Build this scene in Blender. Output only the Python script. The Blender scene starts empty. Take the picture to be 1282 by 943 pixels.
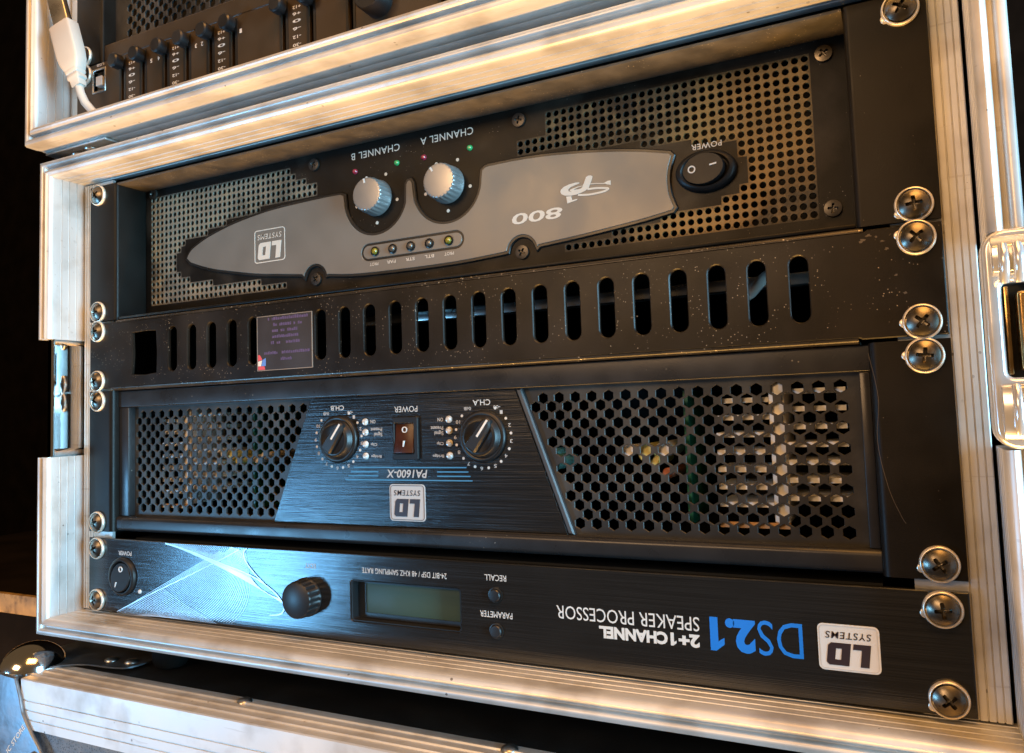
import bpy, bmesh, math, random
from mathutils import Vector, Matrix
from mathutils.geometry import tessellate_polygon

random.seed(7)
S = 0.001                       # everything below is written in millimetres
C = bpy.context.scene.collection
R = math.radians

# ------------------------------------------------------------------ camera
cam = bpy.data.cameras.new('camera')
camo = bpy.data.objects.new('camera', cam)
C.objects.link(camo)
camo.location = (0.222616, -0.326377, 0.111417)
camo.rotation_euler = (1.64114628, 0.0338239334, 0.463445686)
cam.sensor_fit = 'HORIZONTAL'
cam.sensor_width = 36.0
cam.lens = 972.158 / 1282 * 36.0
cam.shift_x = 3.153 / 1282
cam.shift_y = -24.524 / 1282
cam.clip_start = 0.005
cam.clip_end = 50
bpy.context.scene.camera = camo

# ------------------------------------------------------------------ light
w = bpy.data.worlds.new('World')
bpy.context.scene.world = w
w.use_nodes = True
bg = w.node_tree.nodes['Background']
bg.inputs[0].default_value = (1.0, 0.62, 0.30, 1)
bg.inputs[1].default_value = 0.10

def area(name, loc, target, size, size_y, watts, col):
    l = bpy.data.lights.new(name, 'AREA')
    l.shape = 'RECTANGLE'
    l.size = size; l.size_y = size_y
    l.energy = watts; l.color = col
    o = bpy.data.objects.new(name, l)
    C.objects.link(o)
    o.location = loc
    d = Vector(target) - Vector(loc)
    o.rotation_euler = d.to_track_quat('-Z', 'Y').to_euler()
    return o
area('cool_window_light', (-0.80, -0.72, -0.16), (-0.10, 0, 0.03), 0.17, 0.22, 4.6, (0.20, 0.58, 1.0))
area('cool_sky_light', (1.45, -0.36, 0.10), (-0.25, 0, 0.12), 0.45, 0.9, 48, (0.34, 0.73, 1.0))
area('warm_floor_bounce', (0.05, -0.19, -0.88), (0.05, -0.03, 0.25), 1.3, 0.15, 34, (1.0, 0.52, 0.13))
area('warm_ceiling_lamp', (0.45, -0.60, 1.25), (0.0, 0, 0.0), 0.8, 0.6, 17, (1.0, 0.46, 0.11))
area('room_light', (-0.45, -1.70, 0.75), (0.0, 0, 0.12), 0.7, 0.5, 12, (1.0, 0.60, 0.29))

sc = bpy.context.scene
sc.view_settings.view_transform = 'Standard'
sc.view_settings.look = 'None'
sc.view_settings.exposure = 0.08
sc.view_settings.gamma = 1.0
sc.view_settings.use_curve_mapping = False

# ------------------------------------------------------------------ materials
def mat(name, col, rough=0.45, metal=0.0, var=0.12, nscale=40.0, rvar=0.08, bump=0.0, bscale=600.0,
        streak=None, specks=None, dust=None, coat=0.0, spec=0.5, scratch=None, grime=None, dustattr=False):
    m = bpy.data.materials.new(name)
    m.use_nodes = True
    nt = m.node_tree; N = nt.nodes; Lk = nt.links
    p = N['Principled BSDF']
    p.inputs['Metallic'].default_value = metal
    p.inputs['Coat Weight'].default_value = coat
    p.inputs['Specular IOR Level'].default_value = spec
    tc = N.new('ShaderNodeTexCoord')
    nz = N.new('ShaderNodeTexNoise'); nz.inputs['Scale'].default_value = nscale; nz.inputs['Detail'].default_value = 6
    Lk.new(tc.outputs['Object'], nz.inputs['Vector'])
    hs = N.new('ShaderNodeMapRange')
    hs.inputs[1].default_value = 0.25; hs.inputs[2].default_value = 0.75
    hs.inputs[3].default_value = 1 - var; hs.inputs[4].default_value = 1 + var
    Lk.new(nz.outputs['Fac'], hs.inputs[0])
    mul = N.new('ShaderNodeVectorMath'); mul.operation = 'SCALE'
    mul.inputs[0].default_value = col
    Lk.new(hs.outputs[0], mul.inputs['Scale'])
    cur = mul.outputs[0]
    def mask_noise(scale, lo, hi, vec=None, detail=4):
        n = N.new('ShaderNodeTexNoise'); n.inputs['Scale'].default_value = scale; n.inputs['Detail'].default_value = detail
        Lk.new(vec or tc.outputs['Object'], n.inputs['Vector'])
        r = N.new('ShaderNodeMapRange'); r.inputs[1].default_value = lo; r.inputs[2].default_value = hi
        Lk.new(n.outputs['Fac'], r.inputs[0]); return r.outputs[0]
    def mapped(v):
        mp = N.new('ShaderNodeMapping'); mp.inputs['Scale'].default_value = v
        Lk.new(tc.outputs['Object'], mp.inputs['Vector']); return mp.outputs[0]
    def blend(fac, c2, amt=1.0):
        nonlocal cur
        mx = N.new('ShaderNodeMix'); mx.data_type = 'RGBA'
        f = N.new('ShaderNodeMath'); f.operation = 'MULTIPLY'; f.inputs[1].default_value = amt; f.use_clamp = True
        Lk.new(fac, f.inputs[0]); Lk.new(f.outputs[0], mx.inputs[0])
        Lk.new(cur, mx.inputs[6]); mx.inputs[7].default_value = (*c2, 1); cur = mx.outputs[2]
    rr = N.new('ShaderNodeMapRange'); rr.inputs[1].default_value = 0.3; rr.inputs[2].default_value = 0.7
    rr.inputs[3].default_value = max(0.02, rough - rvar); rr.inputs[4].default_value = min(1, rough + rvar)
    rsrc = nz.outputs['Fac']; hsrc = None
    if streak:
        vec, amt = streak
        n = N.new('ShaderNodeTexNoise'); n.inputs['Scale'].default_value = 1.0; n.inputs['Detail'].default_value = 3
        Lk.new(mapped(vec), n.inputs['Vector'])
        r = N.new('ShaderNodeMapRange'); r.inputs[1].default_value = 0.35; r.inputs[2].default_value = 0.65
        r.inputs[3].default_value = 1 - amt; r.inputs[4].default_value = 1 + amt
        Lk.new(n.outputs['Fac'], r.inputs[0])
        v = N.new('ShaderNodeVectorMath'); v.operation = 'SCALE'
        Lk.new(cur, v.inputs[0]); Lk.new(r.outputs[0], v.inputs['Scale']); cur = v.outputs[0]
        rsrc = n.outputs['Fac']; hsrc = n.outputs['Fac']
    if grime:
        scale, lo, hi, c2, amt = grime
        blend(mask_noise(scale, lo, hi), c2, amt)
    if dust:
        for scale, lo, hi, c2, amt in dust:
            fac = mask_noise(scale, lo, hi, detail=8)
            if dustattr:
                at = N.new('ShaderNodeAttribute'); at.attribute_name = 'dust'
                mu = N.new('ShaderNodeMath'); mu.operation = 'MULTIPLY'
                Lk.new(fac, mu.inputs[0]); Lk.new(at.outputs['Fac'], mu.inputs[1]); fac = mu.outputs[0]
            blend(fac, c2, amt)
    if specks:
        scale, thr, c2, lo = specks
        vo = N.new('ShaderNodeTexVoronoi'); vo.inputs['Scale'].default_value = scale
        Lk.new(tc.outputs['Object'], vo.inputs['Vector'])
        lt = N.new('ShaderNodeMath'); lt.operation = 'LESS_THAN'; lt.inputs[1].default_value = thr
        Lk.new(vo.outputs['Distance'], lt.inputs[0])
        mm = N.new('ShaderNodeMath'); mm.operation = 'MULTIPLY'
        Lk.new(lt.outputs[0], mm.inputs[0]); Lk.new(mask_noise(scale * 0.12, lo, lo + 0.12), mm.inputs[1])
        blend(mm.outputs[0], c2, 0.8)
    if scratch:
        vec, lo, c2, amt = scratch
        blend(mask_noise(1.0, lo, lo + 0.04, mapped(vec), 2), c2, amt)
    Lk.new(cur, p.inputs['Base Color'])
    Lk.new(rsrc, rr.inputs[0]); Lk.new(rr.outputs[0], p.inputs['Roughness'])
    if bump:
        b = N.new('ShaderNodeBump'); b.inputs['Strength'].default_value = bump; b.inputs['Distance'].default_value = 0.0004
        if hsrc is None:
            n = N.new('ShaderNodeTexNoise'); n.inputs['Scale'].default_value = bscale; n.inputs['Detail'].default_value = 3
            Lk.new(tc.outputs['Object'], n.inputs['Vector']); hsrc = n.outputs['Fac']
        Lk.new(hsrc, b.inputs['Height']); Lk.new(b.outputs[0], p.inputs['Normal'])
    return m

DUSTW = (0.45, 0.40, 0.33)
MT = dict(
  black=mat('black_powder_coat', (0.0060, 0.0048, 0.0036), 0.40, spec=0.22, var=0.3, bump=0.12, bscale=1800, specks=(520, 0.07, DUSTW, 0.58)),
  dusty=mat('dusty_black_coat', (0.0060, 0.0048, 0.0036), 0.42, spec=0.22, var=0.3, bump=0.15, bscale=1500,
            specks=(560, 0.10, DUSTW, 0.54), dust=[(26, 0.52, 0.85, (0.16, 0.13, 0.10), 0.35)]),
  vent=mat('worn_black_vent_panel', (0.0075, 0.0058, 0.0042), 0.38, spec=0.25, var=0.35, bump=0.07, bscale=1400,
            specks=(620, 0.14, (0.34, 0.29, 0.23), 0.47), dust=[(18, 0.5, 0.9, (0.05, 0.04, 0.03), 0.5)]),
  lip=mat('worn_lit_edge', (0.045, 0.04, 0.034), 0.3, metal=0.5, var=0.4, bump=0.1, specks=(500, 0.2, (0.55, 0.5, 0.42), 0.5)),  # paler than the sheet: highlight of the bend put into the colour, plus worn specks
  dirty_flange=mat('dirty_flange_underside', (0.05, 0.045, 0.04), 0.55, var=0.35, nscale=90, bump=0.3,
            specks=(600, 0.16, (0.30, 0.25, 0.18), 0.48), dust=[(60, 0.5, 0.8, (0.10, 0.08, 0.055), 0.8)]),
  grille=mat('dusty_perforated_sheet', (0.012, 0.0105, 0.009), 0.55, dustattr=True, var=0.5, nscale=120, bump=0.4, bscale=900,
            dust=[(30, 0.22, 0.52, (0.27, 0.235, 0.175), 0.95), (95, 0.50, 0.72, (0.36, 0.29, 0.18), 0.7)]),
  grille_gold=mat('yellow_dusty_perforated_sheet', (0.012, 0.010, 0.007), 0.5, dustattr=True, var=0.5, nscale=120, bump=0.5, bscale=900,
            dust=[(24, 0.36, 0.60, (0.095, 0.070, 0.036), 0.9), (11, 0.49, 0.64, (0.36, 0.22, 0.07), 0.85), (140, 0.5, 0.7, (0.26, 0.18, 0.08), 0.6)]),
  hexmesh=mat('black_hex_mesh', (0.035, 0.034, 0.033), 0.4, metal=0.3, var=0.3, bump=0.1, dust=[(40, 0.5, 0.9, (0.14, 0.13, 0.11), 0.5)]),
  brushed=mat('brushed_black_aluminium', (0.055, 0.057, 0.060), 0.22, metal=0.85, var=0.12, rvar=0.06, streak=((14, 1, 2600), 0.35), bump=0.25),
  brushed_ds=mat('brushed_black_panel', (0.060, 0.062, 0.065), 0.15, metal=0.8, var=0.10, rvar=0.04, streak=((12, 1, 3000), 0.25), bump=0.12,
            specks=(300, 0.06, DUSTW, 0.6)),
  frame_pa=mat('satin_black_frame', (0.03, 0.03, 0.032), 0.30, metal=0.4, var=0.2, bump=0.06, bscale=1500, specks=(300, 0.1, DUSTW, 0.56)),
  grey=mat('grey_bezel_paint', (0.215, 0.203, 0.182), 0.42, var=0.05, bump=0.05, bscale=2500, metal=0.25),
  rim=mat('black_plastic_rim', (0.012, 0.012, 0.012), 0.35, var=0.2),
  plastic=mat('black_plastic', (0.013, 0.013, 0.014), 0.42, spec=0.3, var=0.2, bump=0.06, bscale=1500),
  knob=mat('soft_black_knob', (0.011, 0.011, 0.012), 0.38, var=0.25, bump=0.08, bscale=1200),
  silver=mat('satin_silver_knob', (0.38, 0.37, 0.36), 0.32, metal=0.55, var=0.08),
  alu=mat('anodised_aluminium', (0.66, 0.655, 0.645), 0.42, metal=0.45, var=0.08, nscale=25, rvar=0.08, bump=0.05, bscale=500,
            scratch=((30, 420, 420), 0.68, (0.36, 0.32, 0.28), 0.3), specks=(110, 0.075, (0.07, 0.055, 0.045), 0.50), grime=(40, 0.50, 0.72, (0.27, 0.22, 0.17), 0.5)),
  darkalu=mat('grey_anodised_edge', (0.10, 0.105, 0.11), 0.42, metal=0.7, var=0.1),
  steel=mat('zinc_steel', (0.62, 0.60, 0.57), 0.30, metal=1.0, var=0.15),
  cornerplate=mat('scuffed_steel_plate', (0.20, 0.22, 0.25), 0.42, metal=0.8, var=0.3, nscale=120, bump=0.3, bscale=300),
  oldedge=mat('grimy_tan_edge', (0.42, 0.26, 0.10), 0.6, var=0.35, nscale=60, dust=[(90, 0.5, 0.7, (0.06, 0.035, 0.015), 0.8)]),
  washer=mat('nickel_washer', (0.80, 0.74, 0.64), 0.36, metal=0.6, var=0.2, nscale=200),
  screw=mat('dark_nickel_screw', (0.17, 0.15, 0.125), 0.32, metal=1.0, var=0.2, nscale=200),
  screwblk=mat('black_oxide_screw', (0.07, 0.065, 0.06), 0.35, metal=0.7, var=0.3, nscale=300),
  chrome=mat('chrome', (0.80, 0.80, 0.80), 0.10, metal=1.0, var=0.05, rvar=0.04),
  latch=mat('polished_latch_steel', (0.72, 0.74, 0.77), 0.2, metal=0.6, var=0.08, nscale=90, rvar=0.06, scratch=((300, 300, 60), 0.70, (0.45, 0.42, 0.38), 0.4)),
  bronze=mat('yellow_chromate_steel', (0.55, 0.36, 0.16), 0.25, metal=1.0, var=0.2, nscale=150),
  laminate=mat('black_laminate', (0.012, 0.0115, 0.011), 0.5, var=0.2, bump=0.3, bscale=900),
  bluelam=mat('dark_blue_grey_laminate', (0.10, 0.13, 0.18), 0.45, var=0.3, nscale=300, bump=0.6, bscale=900, specks=(700, 0.3, (0.02, 0.025, 0.04), 0.3)),
  print=mat('white_print', (0.72, 0.72, 0.70), 0.5, var=0.06),
  printgrey=mat('pale_grey_print', (0.55, 0.56, 0.56), 0.45, var=0.05),
  printcream=mat('cream_print', (0.78, 0.74, 0.66), 0.5, var=0.05),
  printblue=mat('blue_print', (0.01, 0.20, 0.72), 0.45, var=0.05),
  printcyan=mat('steel_blue_print', (0.06, 0.26, 0.48), 0.4, var=0.05),
  lineart=mat('silver_line_print', (0.58, 0.60, 0.63), 0.38, metal=0.75, var=0.05),
  printblack=mat('dark_letter_print', (0.03, 0.02, 0.025), 0.45, var=0.05),
  lcd=mat('green_lcd_glass', (0.050, 0.085, 0.058), 0.5, var=0.05, spec=0.3),
  ledg=mat('green_led', (0.05, 0.42, 0.12), 0.2, var=0.1, coat=0.5),
  ledr=mat('red_led', (0.40, 0.03, 0.06), 0.2, var=0.1, coat=0.5),
  ledy=mat('olive_led', (0.28, 0.24, 0.03), 0.2, var=0.2, nscale=800, coat=0.5),
  ledclear=mat('clear_led', (0.55, 0.56, 0.56), 0.12, var=0.5, nscale=700, coat=0.6),
  ledoff=mat('dark_led', (0.10, 0.085, 0.07), 0.2, var=0.3, nscale=700, coat=0.5),
  rocker=mat('dark_red_rocker', (0.055, 0.016, 0.007), 0.30, var=0.25, nscale=120, spec=0.3),
  sticker=mat('faded_label_film', (0.032, 0.029, 0.032), 0.35, var=0.1),
  stickedge=mat('label_film_edge', (0.22, 0.20, 0.18), 0.4, var=0.2),
  scuff=mat('light_scuff', (0.075, 0.062, 0.05), 0.5, var=0.3),
  stkviolet=mat('violet_label_print', (0.085, 0.06, 0.15), 0.5, var=0.3, nscale=900),
  stkred=mat('red_label_print', (0.60, 0.08, 0.10), 0.5), stkblue=mat('blue_label_print', (0.10, 0.25, 0.70), 0.5),
  white=mat('white_plastic', (0.62, 0.58, 0.52), 0.4, var=0.05),
  heats=mat('heatsink_aluminium', (0.88, 0.86, 0.82), 0.5, metal=0.1, var=0.12),
  warmlit=mat('warm_lit_strip', (0.62, 0.38, 0.20), 0.4, metal=0.3, var=0.2),
  pcb=mat('green_circuit_board', (0.01, 0.12, 0.07), 0.35, var=0.3, nscale=200),
  capy=mat('yellow_capacitor', (0.75, 0.68, 0.25), 0.35, var=0.1),
  teal=mat('teal_component', (0.25, 0.60, 0.55), 0.3, var=0.1),
  orange=mat('rust_red_component', (0.45, 0.14, 0.07), 0.4, var=0.1),
  cavity=mat('black_chassis_inside', (0.006, 0.006, 0.006), 0.6, var=0.2),
  rubber=mat('black_rubber', (0.008, 0.0075, 0.007), 0.7, spec=0.1, var=0.3, bump=0.3, bscale=900),
  wall=mat('dark_stage_cloth', (0.010, 0.0075, 0.006), 0.9, spec=0.05, var=0.6, nscale=14, bump=0.4, bscale=200),
  floor=mat('dark_stage_floor', (0.02, 0.015, 0.011), 0.7, var=0.4, nscale=14),
  mixer=mat('brown_black_mixer_panel', (0.040, 0.027, 0.016), 0.42, var=0.15, bump=0.08, bscale=1500),
)

# ------------------------------------------------------------------ mesh helpers (all in mm)
class M:
    def __init__(s): s.v = []; s.f = []
    def add(s, vs, fs):
        b = len(s.v); s.v += [tuple(v) for v in vs]; s.f += [tuple(i + b for i in f) for f in fs]; return s
    def box(s, x0, x1, y0, y1, z0, z1):
        return s.add([(x, y, z) for x in (x0, x1) for y in (y0, y1) for z in (z0, z1)],
                     [(0, 1, 3, 2), (4, 6, 7, 5), (0, 4, 5, 1), (2, 3, 7, 6), (0, 2, 6, 4), (1, 5, 7, 3)])
    def plate(s, outer, holes, y0, y1, ch=0.0):
        """sheet in the XZ plane with holes, front at y0, chamfered front edges"""
        def off(p, d):
            n = len(p); out = []
            ar = sum(p[i][0] * p[(i + 1) % n][1] - p[(i + 1) % n][0] * p[i][1] for i in range(n))
            sg = 1 if ar > 0 else -1
            for i in range(n):
                a = Vector(p[i - 1]); b = Vector(p[i]); c = Vector(p[(i + 1) % n])
                e1 = (b - a).normalized(); e2 = (c - b).normalized()
                n1 = Vector((e1.y, -e1.x)) * sg; n2 = Vector((e2.y, -e2.x)) * sg
                k = n1 + n2
                k = k / max(0.35, k.dot(n1)) if k.length > 1e-6 else n1
                out.append((b.x + k.x * d, b.y + k.y * d))
            return out
        loops = [outer] + list(holes)
        fl = [off(outer, -ch)] + [off(h, ch) for h in holes] if ch else loops
        def cap(ls, y, flip):
            tri = tessellate_polygon([[Vector((x, z, 0)) for x, z in l] for l in ls])
            pts = [(x, y, z) for l in ls for x, z in l]
            s.add(pts, [t[::-1] if flip else tuple(t) for t in tri])
        cap(fl, y0, False); cap(loops, y1, True)
        for a, b in zip(fl, loops):
            n = len(a)
            if ch:
                vs = [(x, y0, z) for x, z in a] + [(x, y0 + ch, z) for x, z in b] + [(x, y1, z) for x, z in b]
                s.add(vs, [(i, (i + 1) % n, n + (i + 1) % n, n + i) for i in range(n)] +
                          [(n + i, n + (i + 1) % n, 2 * n + (i + 1) % n, 2 * n + i) for i in range(n)])
            else:
                s.add([(x, y0, z) for x, z in a] + [(x, y1, z) for x, z in b], [(i, (i + 1) % n, n + (i + 1) % n, n + i) for i in range(n)])
        return s
    def lathe(s, c, prof, n=40, sx=1.0, sz=1.0, flute=0, fd=0.0, fr=(0, 0)):
        """prof = [(r, y)], turned round the Y axis through c"""
        rows = []
        for j, (r, y) in enumerate(prof):
            row = []
            for i in range(n):
                a = 2 * math.pi * i / n
                q = r
                if flute and fr[0] <= j <= fr[1]: q = r - fd * (0.5 + 0.5 * math.cos(a * flute))
                row.append((c[0] + q * math.cos(a) * sx, c[1] + y, c[2] + q * math.sin(a) * sz))
            rows.append(row)
        vs = [p for r in rows for p in r]; fs = []
        for j in range(len(rows) - 1):
            for i in range(n):
                k = (i + 1) % n
                fs.append((j * n + i, j * n + k, (j + 1) * n + k, (j + 1) * n + i))
        if prof[0][0] > 1e-6: fs.append(tuple(range(n)))
        if prof[-1][0] > 1e-6: fs.append(tuple((len(rows) - 1) * n + i for i in range(n)))
        return s.add(vs, fs)
    def tube(s, path, r, n=12):
        pts = [Vector(p) for p in path]; vs = []; fs = []
        for i, p in enumerate(pts):
            t = (pts[min(i + 1, len(pts) - 1)] - pts[max(i - 1, 0)]).normalized()
            u = t.cross(Vector((0.31, 0.9, 0.23))).normalized(); v = t.cross(u)
            rr = r[i] if isinstance(r, (list, tuple)) else r
            for k in range(n):
                a = 2 * math.pi * k / n
                vs.append(p + u * math.cos(a) * rr + v * math.sin(a) * rr)
        for i in range(len(pts) - 1):
            for k in range(n):
                fs.append((i * n + k, i * n + (k + 1) % n, (i + 1) * n + (k + 1) % n, (i + 1) * n + k))
        fs.append(tuple(range(n))); fs.append(tuple((len(pts) - 1) * n + k for k in range(n)))
        return s.add(vs, fs)
    def extr(s, prof, f, a, b):
        """profile swept between two ends; f(p, t) places a profile point at end t"""
        n = len(prof)
        vs = [f(p, a) for p in prof] + [f(p, b) for p in prof]
        return s.add(vs, [(i, (i + 1) % n, n + (i + 1) % n, n + i) for i in range(n)] + [tuple(range(n)), tuple(range(2 * n - 1, n - 1, -1))])

def thing(name, loc, label, cat, group=None):
    o = bpy.data.objects.new(name, None)
    C.objects.link(o); o.location = Vector(loc) * S
    o.empty_display_size = 0.02
    o['label'] = label; o['category'] = cat
    if group: o['group'] = group
    o['_o'] = list(loc)
    return o

def mesh_of(name, m, material, org=(0, 0, 0), bev=0.0, smooth=35, fix=True, seg=2):
    me = bpy.data.meshes.new(name)
    me.from_pydata([((x - org[0]) * S, (y - org[1]) * S, (z - org[2]) * S) for x, y, z in m.v], [], m.f)
    bm = bmesh.new(); bm.from_mesh(me)
    if fix:
        bmesh.ops.remove_doubles(bm, verts=bm.verts, dist=1e-7)
        bmesh.ops.recalc_face_normals(bm, faces=bm.faces)
    if bev:
        es = [e for e in bm.edges if len(e.link_faces) == 2 and e.calc_face_angle(0) > R(30)]
        bmesh.ops.bevel(bm, geom=es, offset=bev * S, segments=seg, affect='EDGES', profile=0.5)
    bm.to_mesh(me); bm.free()
    if smooth:
        me.shade_smooth(); me.set_sharp_from_angle(angle=R(smooth))
    me.materials.append(MT[material])
    return me

def origin(p):
    o = (0.0, 0.0, 0.0)
    while p is not None:
        o = tuple(a + b for a, b in zip(o, [c / S for c in p.location])); p = p.parent
    return o

def part(name, m, material, parent, label=None, kind=None, **kw):
    me = mesh_of(name, m, material, origin(parent) if parent else (0, 0, 0), **kw)
    if getattr(m, 'a', None):
        at = me.attributes.new('dust', 'FLOAT', 'POINT'); at.data.foreach_set('value', m.a)
    o = bpy.data.objects.new(name, me)
    C.objects.link(o)
    o.parent = parent
    if label: o['label'] = label
    if kind: o['kind'] = kind
    return o

def inst(name, me, loc, parent, roty=0.0, label=None):
    o = bpy.data.objects.new(name, me)
    C.objects.link(o); o.parent = parent
    og = origin(parent)
    o.location = [(a - b) * S for a, b in zip(loc, og)]
    o.rotation_euler = (0, roty, 0)
    if label: o['label'] = label
    return o

def circ(cx, cz, r, a0=0, a1=360, n=16, rz=None):
    rz = rz or r
    full = abs(a1 - a0) >= 360
    k = n if full else n + 1
    return [(cx + r * math.cos(R(a0 + (a1 - a0) * i / n)), cz + rz * math.sin(R(a0 + (a1 - a0) * i / n))) for i in range(k)]

def rrect(x0, x1, z0, z1, r, n=5):
    return (circ(x1 - r, z0 + r, r, -90, 0, n) + circ(x1 - r, z1 - r, r, 0, 90, n) +
            circ(x0 + r, z1 - r, r, 90, 180, n) + circ(x0 + r, z0 + r, r, 180, 270, n))

def spline(pts, n=8):
    out = []
    for i in range(len(pts) - 1):
        p0 = Vector(pts[max(i - 1, 0)]); p1 = Vector(pts[i]); p2 = Vector(pts[i + 1]); p3 = Vector(pts[min(i + 2, len(pts) - 1)])
        for k in range(n):
            t = k / n
            q = 0.5 * ((2 * p1) + (p2 - p0) * t + (2 * p0 - 5 * p1 + 4 * p2 - p3) * t * t + (3 * p1 - p0 - 3 * p2 + p3) * t ** 3)
            out.append(tuple(q))
    out.append(tuple(pts[-1])); return out

def poly_hit(poly, a):
    """distance along direction a from the origin to the outline of poly"""
    dx, dz = math.cos(a), math.sin(a); best = 1e9
    n = len(poly)
    for i in range(n):
        x1, z1 = poly[i]; x2, z2 = poly[(i + 1) % n]
        ex, ez = x2 - x1, z2 - z1
        den = dx * ez - dz * ex
        if abs(den) < 1e-12: continue
        t = (x1 * ez - z1 * ex) / den
        u = (x1 * dz - z1 * dx) / den
        if t > 0 and -1e-6 <= u <= 1 + 1e-6: best = min(best, t)
    return best

def perforated(cells, cellpoly, hole, y0, y1, ch=0.0, dustf=None):
    """sheet made of cells, each punched with one hole that has real walls"""
    angs = sorted(set([round(math.atan2(z, x), 5) for x, z in cellpoly] + [round(math.atan2(z, x), 5) for x, z in hole]))
    ro = [(poly_hit(cellpoly, a) * math.cos(a), poly_hit(cellpoly, a) * math.sin(a)) for a in angs]
    ri = [(poly_hit(hole, a) * math.cos(a), poly_hit(hole, a) * math.sin(a)) for a in angs]
    k = len(angs); m = M(); e = 1 + ch; m.a = [] if dustf else None
    for cx, cz in cells:
        vs = [(cx + x, y0, cz + z) for x, z in ro] + [(cx + x * e, y0, cz + z * e) for x, z in ri] + \
             [(cx + x, y0 + ch * 2.5, cz + z) for x, z in ri] + [(cx + x, y1, cz + z) for x, z in ri]
        if dustf: m.a += [dustf(cx + x, cz + z) for x, z in ro] + [0.5 + 0.5 * dustf(cx + x * 1.4, cz + z * 1.4) for x, z in ri] + [0.7] * k + [0.2] * k
        fs = []
        for i in range(k):
            j = (i + 1) % k
            for q in range(3):
                fs.append((q * k + i, q * k + j, (q + 1) * k + j, (q + 1) * k + i))
        m.add(vs, fs)
    return m

def inside(poly, x, z):
    c = False; n = len(poly)
    for i in range(n):
        x1, z1 = poly[i]; x2, z2 = poly[(i + 1) % n]
        if (z1 > z) != (z2 > z) and x < (x2 - x1) * (z - z1) / (z2 - z1) + x1: c = not c
    return c

# ---- lettering: every text is a thin mesh lying on its panel, turned upside down like the equipment
_tc = {}
def glyphs(txt, bold=0.0, shear=0.0, space=1.0):
    key = (txt, bold, shear, space)
    if key in _tc: return _tc[key]
    cu = bpy.data.curves.new('t', 'FONT'); cu.body = txt; cu.offset = bold; cu.shear = shear
    cu.resolution_u = 3; cu.space_character = space
    o = bpy.data.objects.new('t', cu); C.objects.link(o)
    dg = bpy.context.evaluated_depsgraph_get()
    me = o.evaluated_get(dg).to_mesh()
    vs = [(v.co.x, v.co.y) for v in me.vertices]; fs = [tuple(p.vertices) for p in me.polygons]
    o.evaluated_get(dg).to_mesh_clear()
    bpy.data.objects.remove(o); bpy.data.curves.remove(cu)
    _tc[key] = (vs, fs); return vs, fs

def text(txt, xl, xr, zb, zt, y, material, parent, bold=0.0, shear=0.0, flip=True, rot=0.0, name='lettering', space=1.0, label=None):
    vs, fs = glyphs(txt, bold, shear, space)
    x0 = min(v[0] for v in vs); x1 = max(v[0] for v in vs); y0 = min(v[1] for v in vs); y1 = max(v[1] for v in vs)
    m = M(); pts = []
    cx, cz = (xl + xr) / 2, (zb + zt) / 2
    for a, b in vs:
        u = (a - x0) / (x1 - x0) - 0.5; v = (b - y0) / (y1 - y0) - 0.5
        if flip: u, v = -u, -v
        px, pz = u * (xr - xl), v * (zt - zb)
        ca, sa = math.cos(rot), math.sin(rot)
        pts.append((cx + px * ca - pz * sa, y, cz + px * sa + pz * ca))
    m.add(pts, fs)
    return part(name, m, material, parent, smooth=0, fix=False, label=label)

def flat(polys, y, th=0.12):
    m = M()
    for p in polys:
        outer, holes = (p if isinstance(p, tuple) and isinstance(p[0], list) else (p, []))
        m.plate(outer, holes, y - th, y)
    return m

def ribbon(path, wd):
    l, r = [], []
    for i, p in enumerate(path):
        a = Vector(path[max(i - 1, 0)]); b = Vector(path[min(i + 1, len(path) - 1)])
        t = (b - a).normalized(); n = Vector((-t.y, t.x)) * (wd / 2)
        l.append((p[0] + n.x, p[1] + n.y)); r.append((p[0] - n.x, p[1] - n.y))
    return l, r

def ribbons(paths, wd, y):
    m = M()
    for k, p in enumerate(paths):
        l, r = ribbon(p, wd); n = len(p); yk = y - 0.003 * k
        m.add([(x, yk, z) for x, z in l] + [(x, yk, z) for x, z in r], [(i, i + 1, n + i + 1, n + i) for i in range(n - 1)])
    return m

# ------------------------------------------------------------------ shared small hardware
def screw_mesh(name, r, h, L, wd, material, flatness=1.0):
    m = M(); n = 64; rows = []
    def cross(a):
        def bar(t): return min(wd / max(abs(math.sin(t)), 1e-6), L / max(abs(math.cos(t)), 1e-6))
        return max(bar(a), bar(a + math.pi / 2))
    def top(q): return -h * (1 - (q / r) ** 2 * 0.55 * flatness)
    A = [2 * math.pi * i / n for i in range(n)]
    rows.append([(r * math.cos(a), 0.0, r * math.sin(a)) for a in A])
    rows.append([(r * math.cos(a), top(r), r * math.sin(a)) for a in A])
    for t in (0.85, 0.65, 0.35, 0.0):
        row = []
        for a in A:
            c = cross(a); q = c + (r * 0.97 - c) * t
            row.append((q * math.cos(a), top(q), q * math.sin(a)))
        rows.append(row)
    rows.append([(cross(a) * 0.72 * math.cos(a), -h * 0.15, cross(a) * 0.72 * math.sin(a)) for a in A])
    vs = [p for r_ in rows for p in r_]; fs = []
    for j in range(len(rows) - 1):
        for i in range(n):
            k = (i + 1) % n
            fs.append((j * n + i, j * n + k, (j + 1) * n + k, (j + 1) * n + i))
    vs.append((0, -h * 0.05, 0)); q = (len(rows) - 1) * n
    for i in range(n): fs.append((q + i, q + (i + 1) % n, len(vs) - 1))
    m.add(vs, fs)
    return mesh_of(name, m, material, smooth=40)
ME_SCREW = screw_mesh('rack_screw', 5.3, 3.2, 2.9, 0.7, 'screw')
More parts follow.
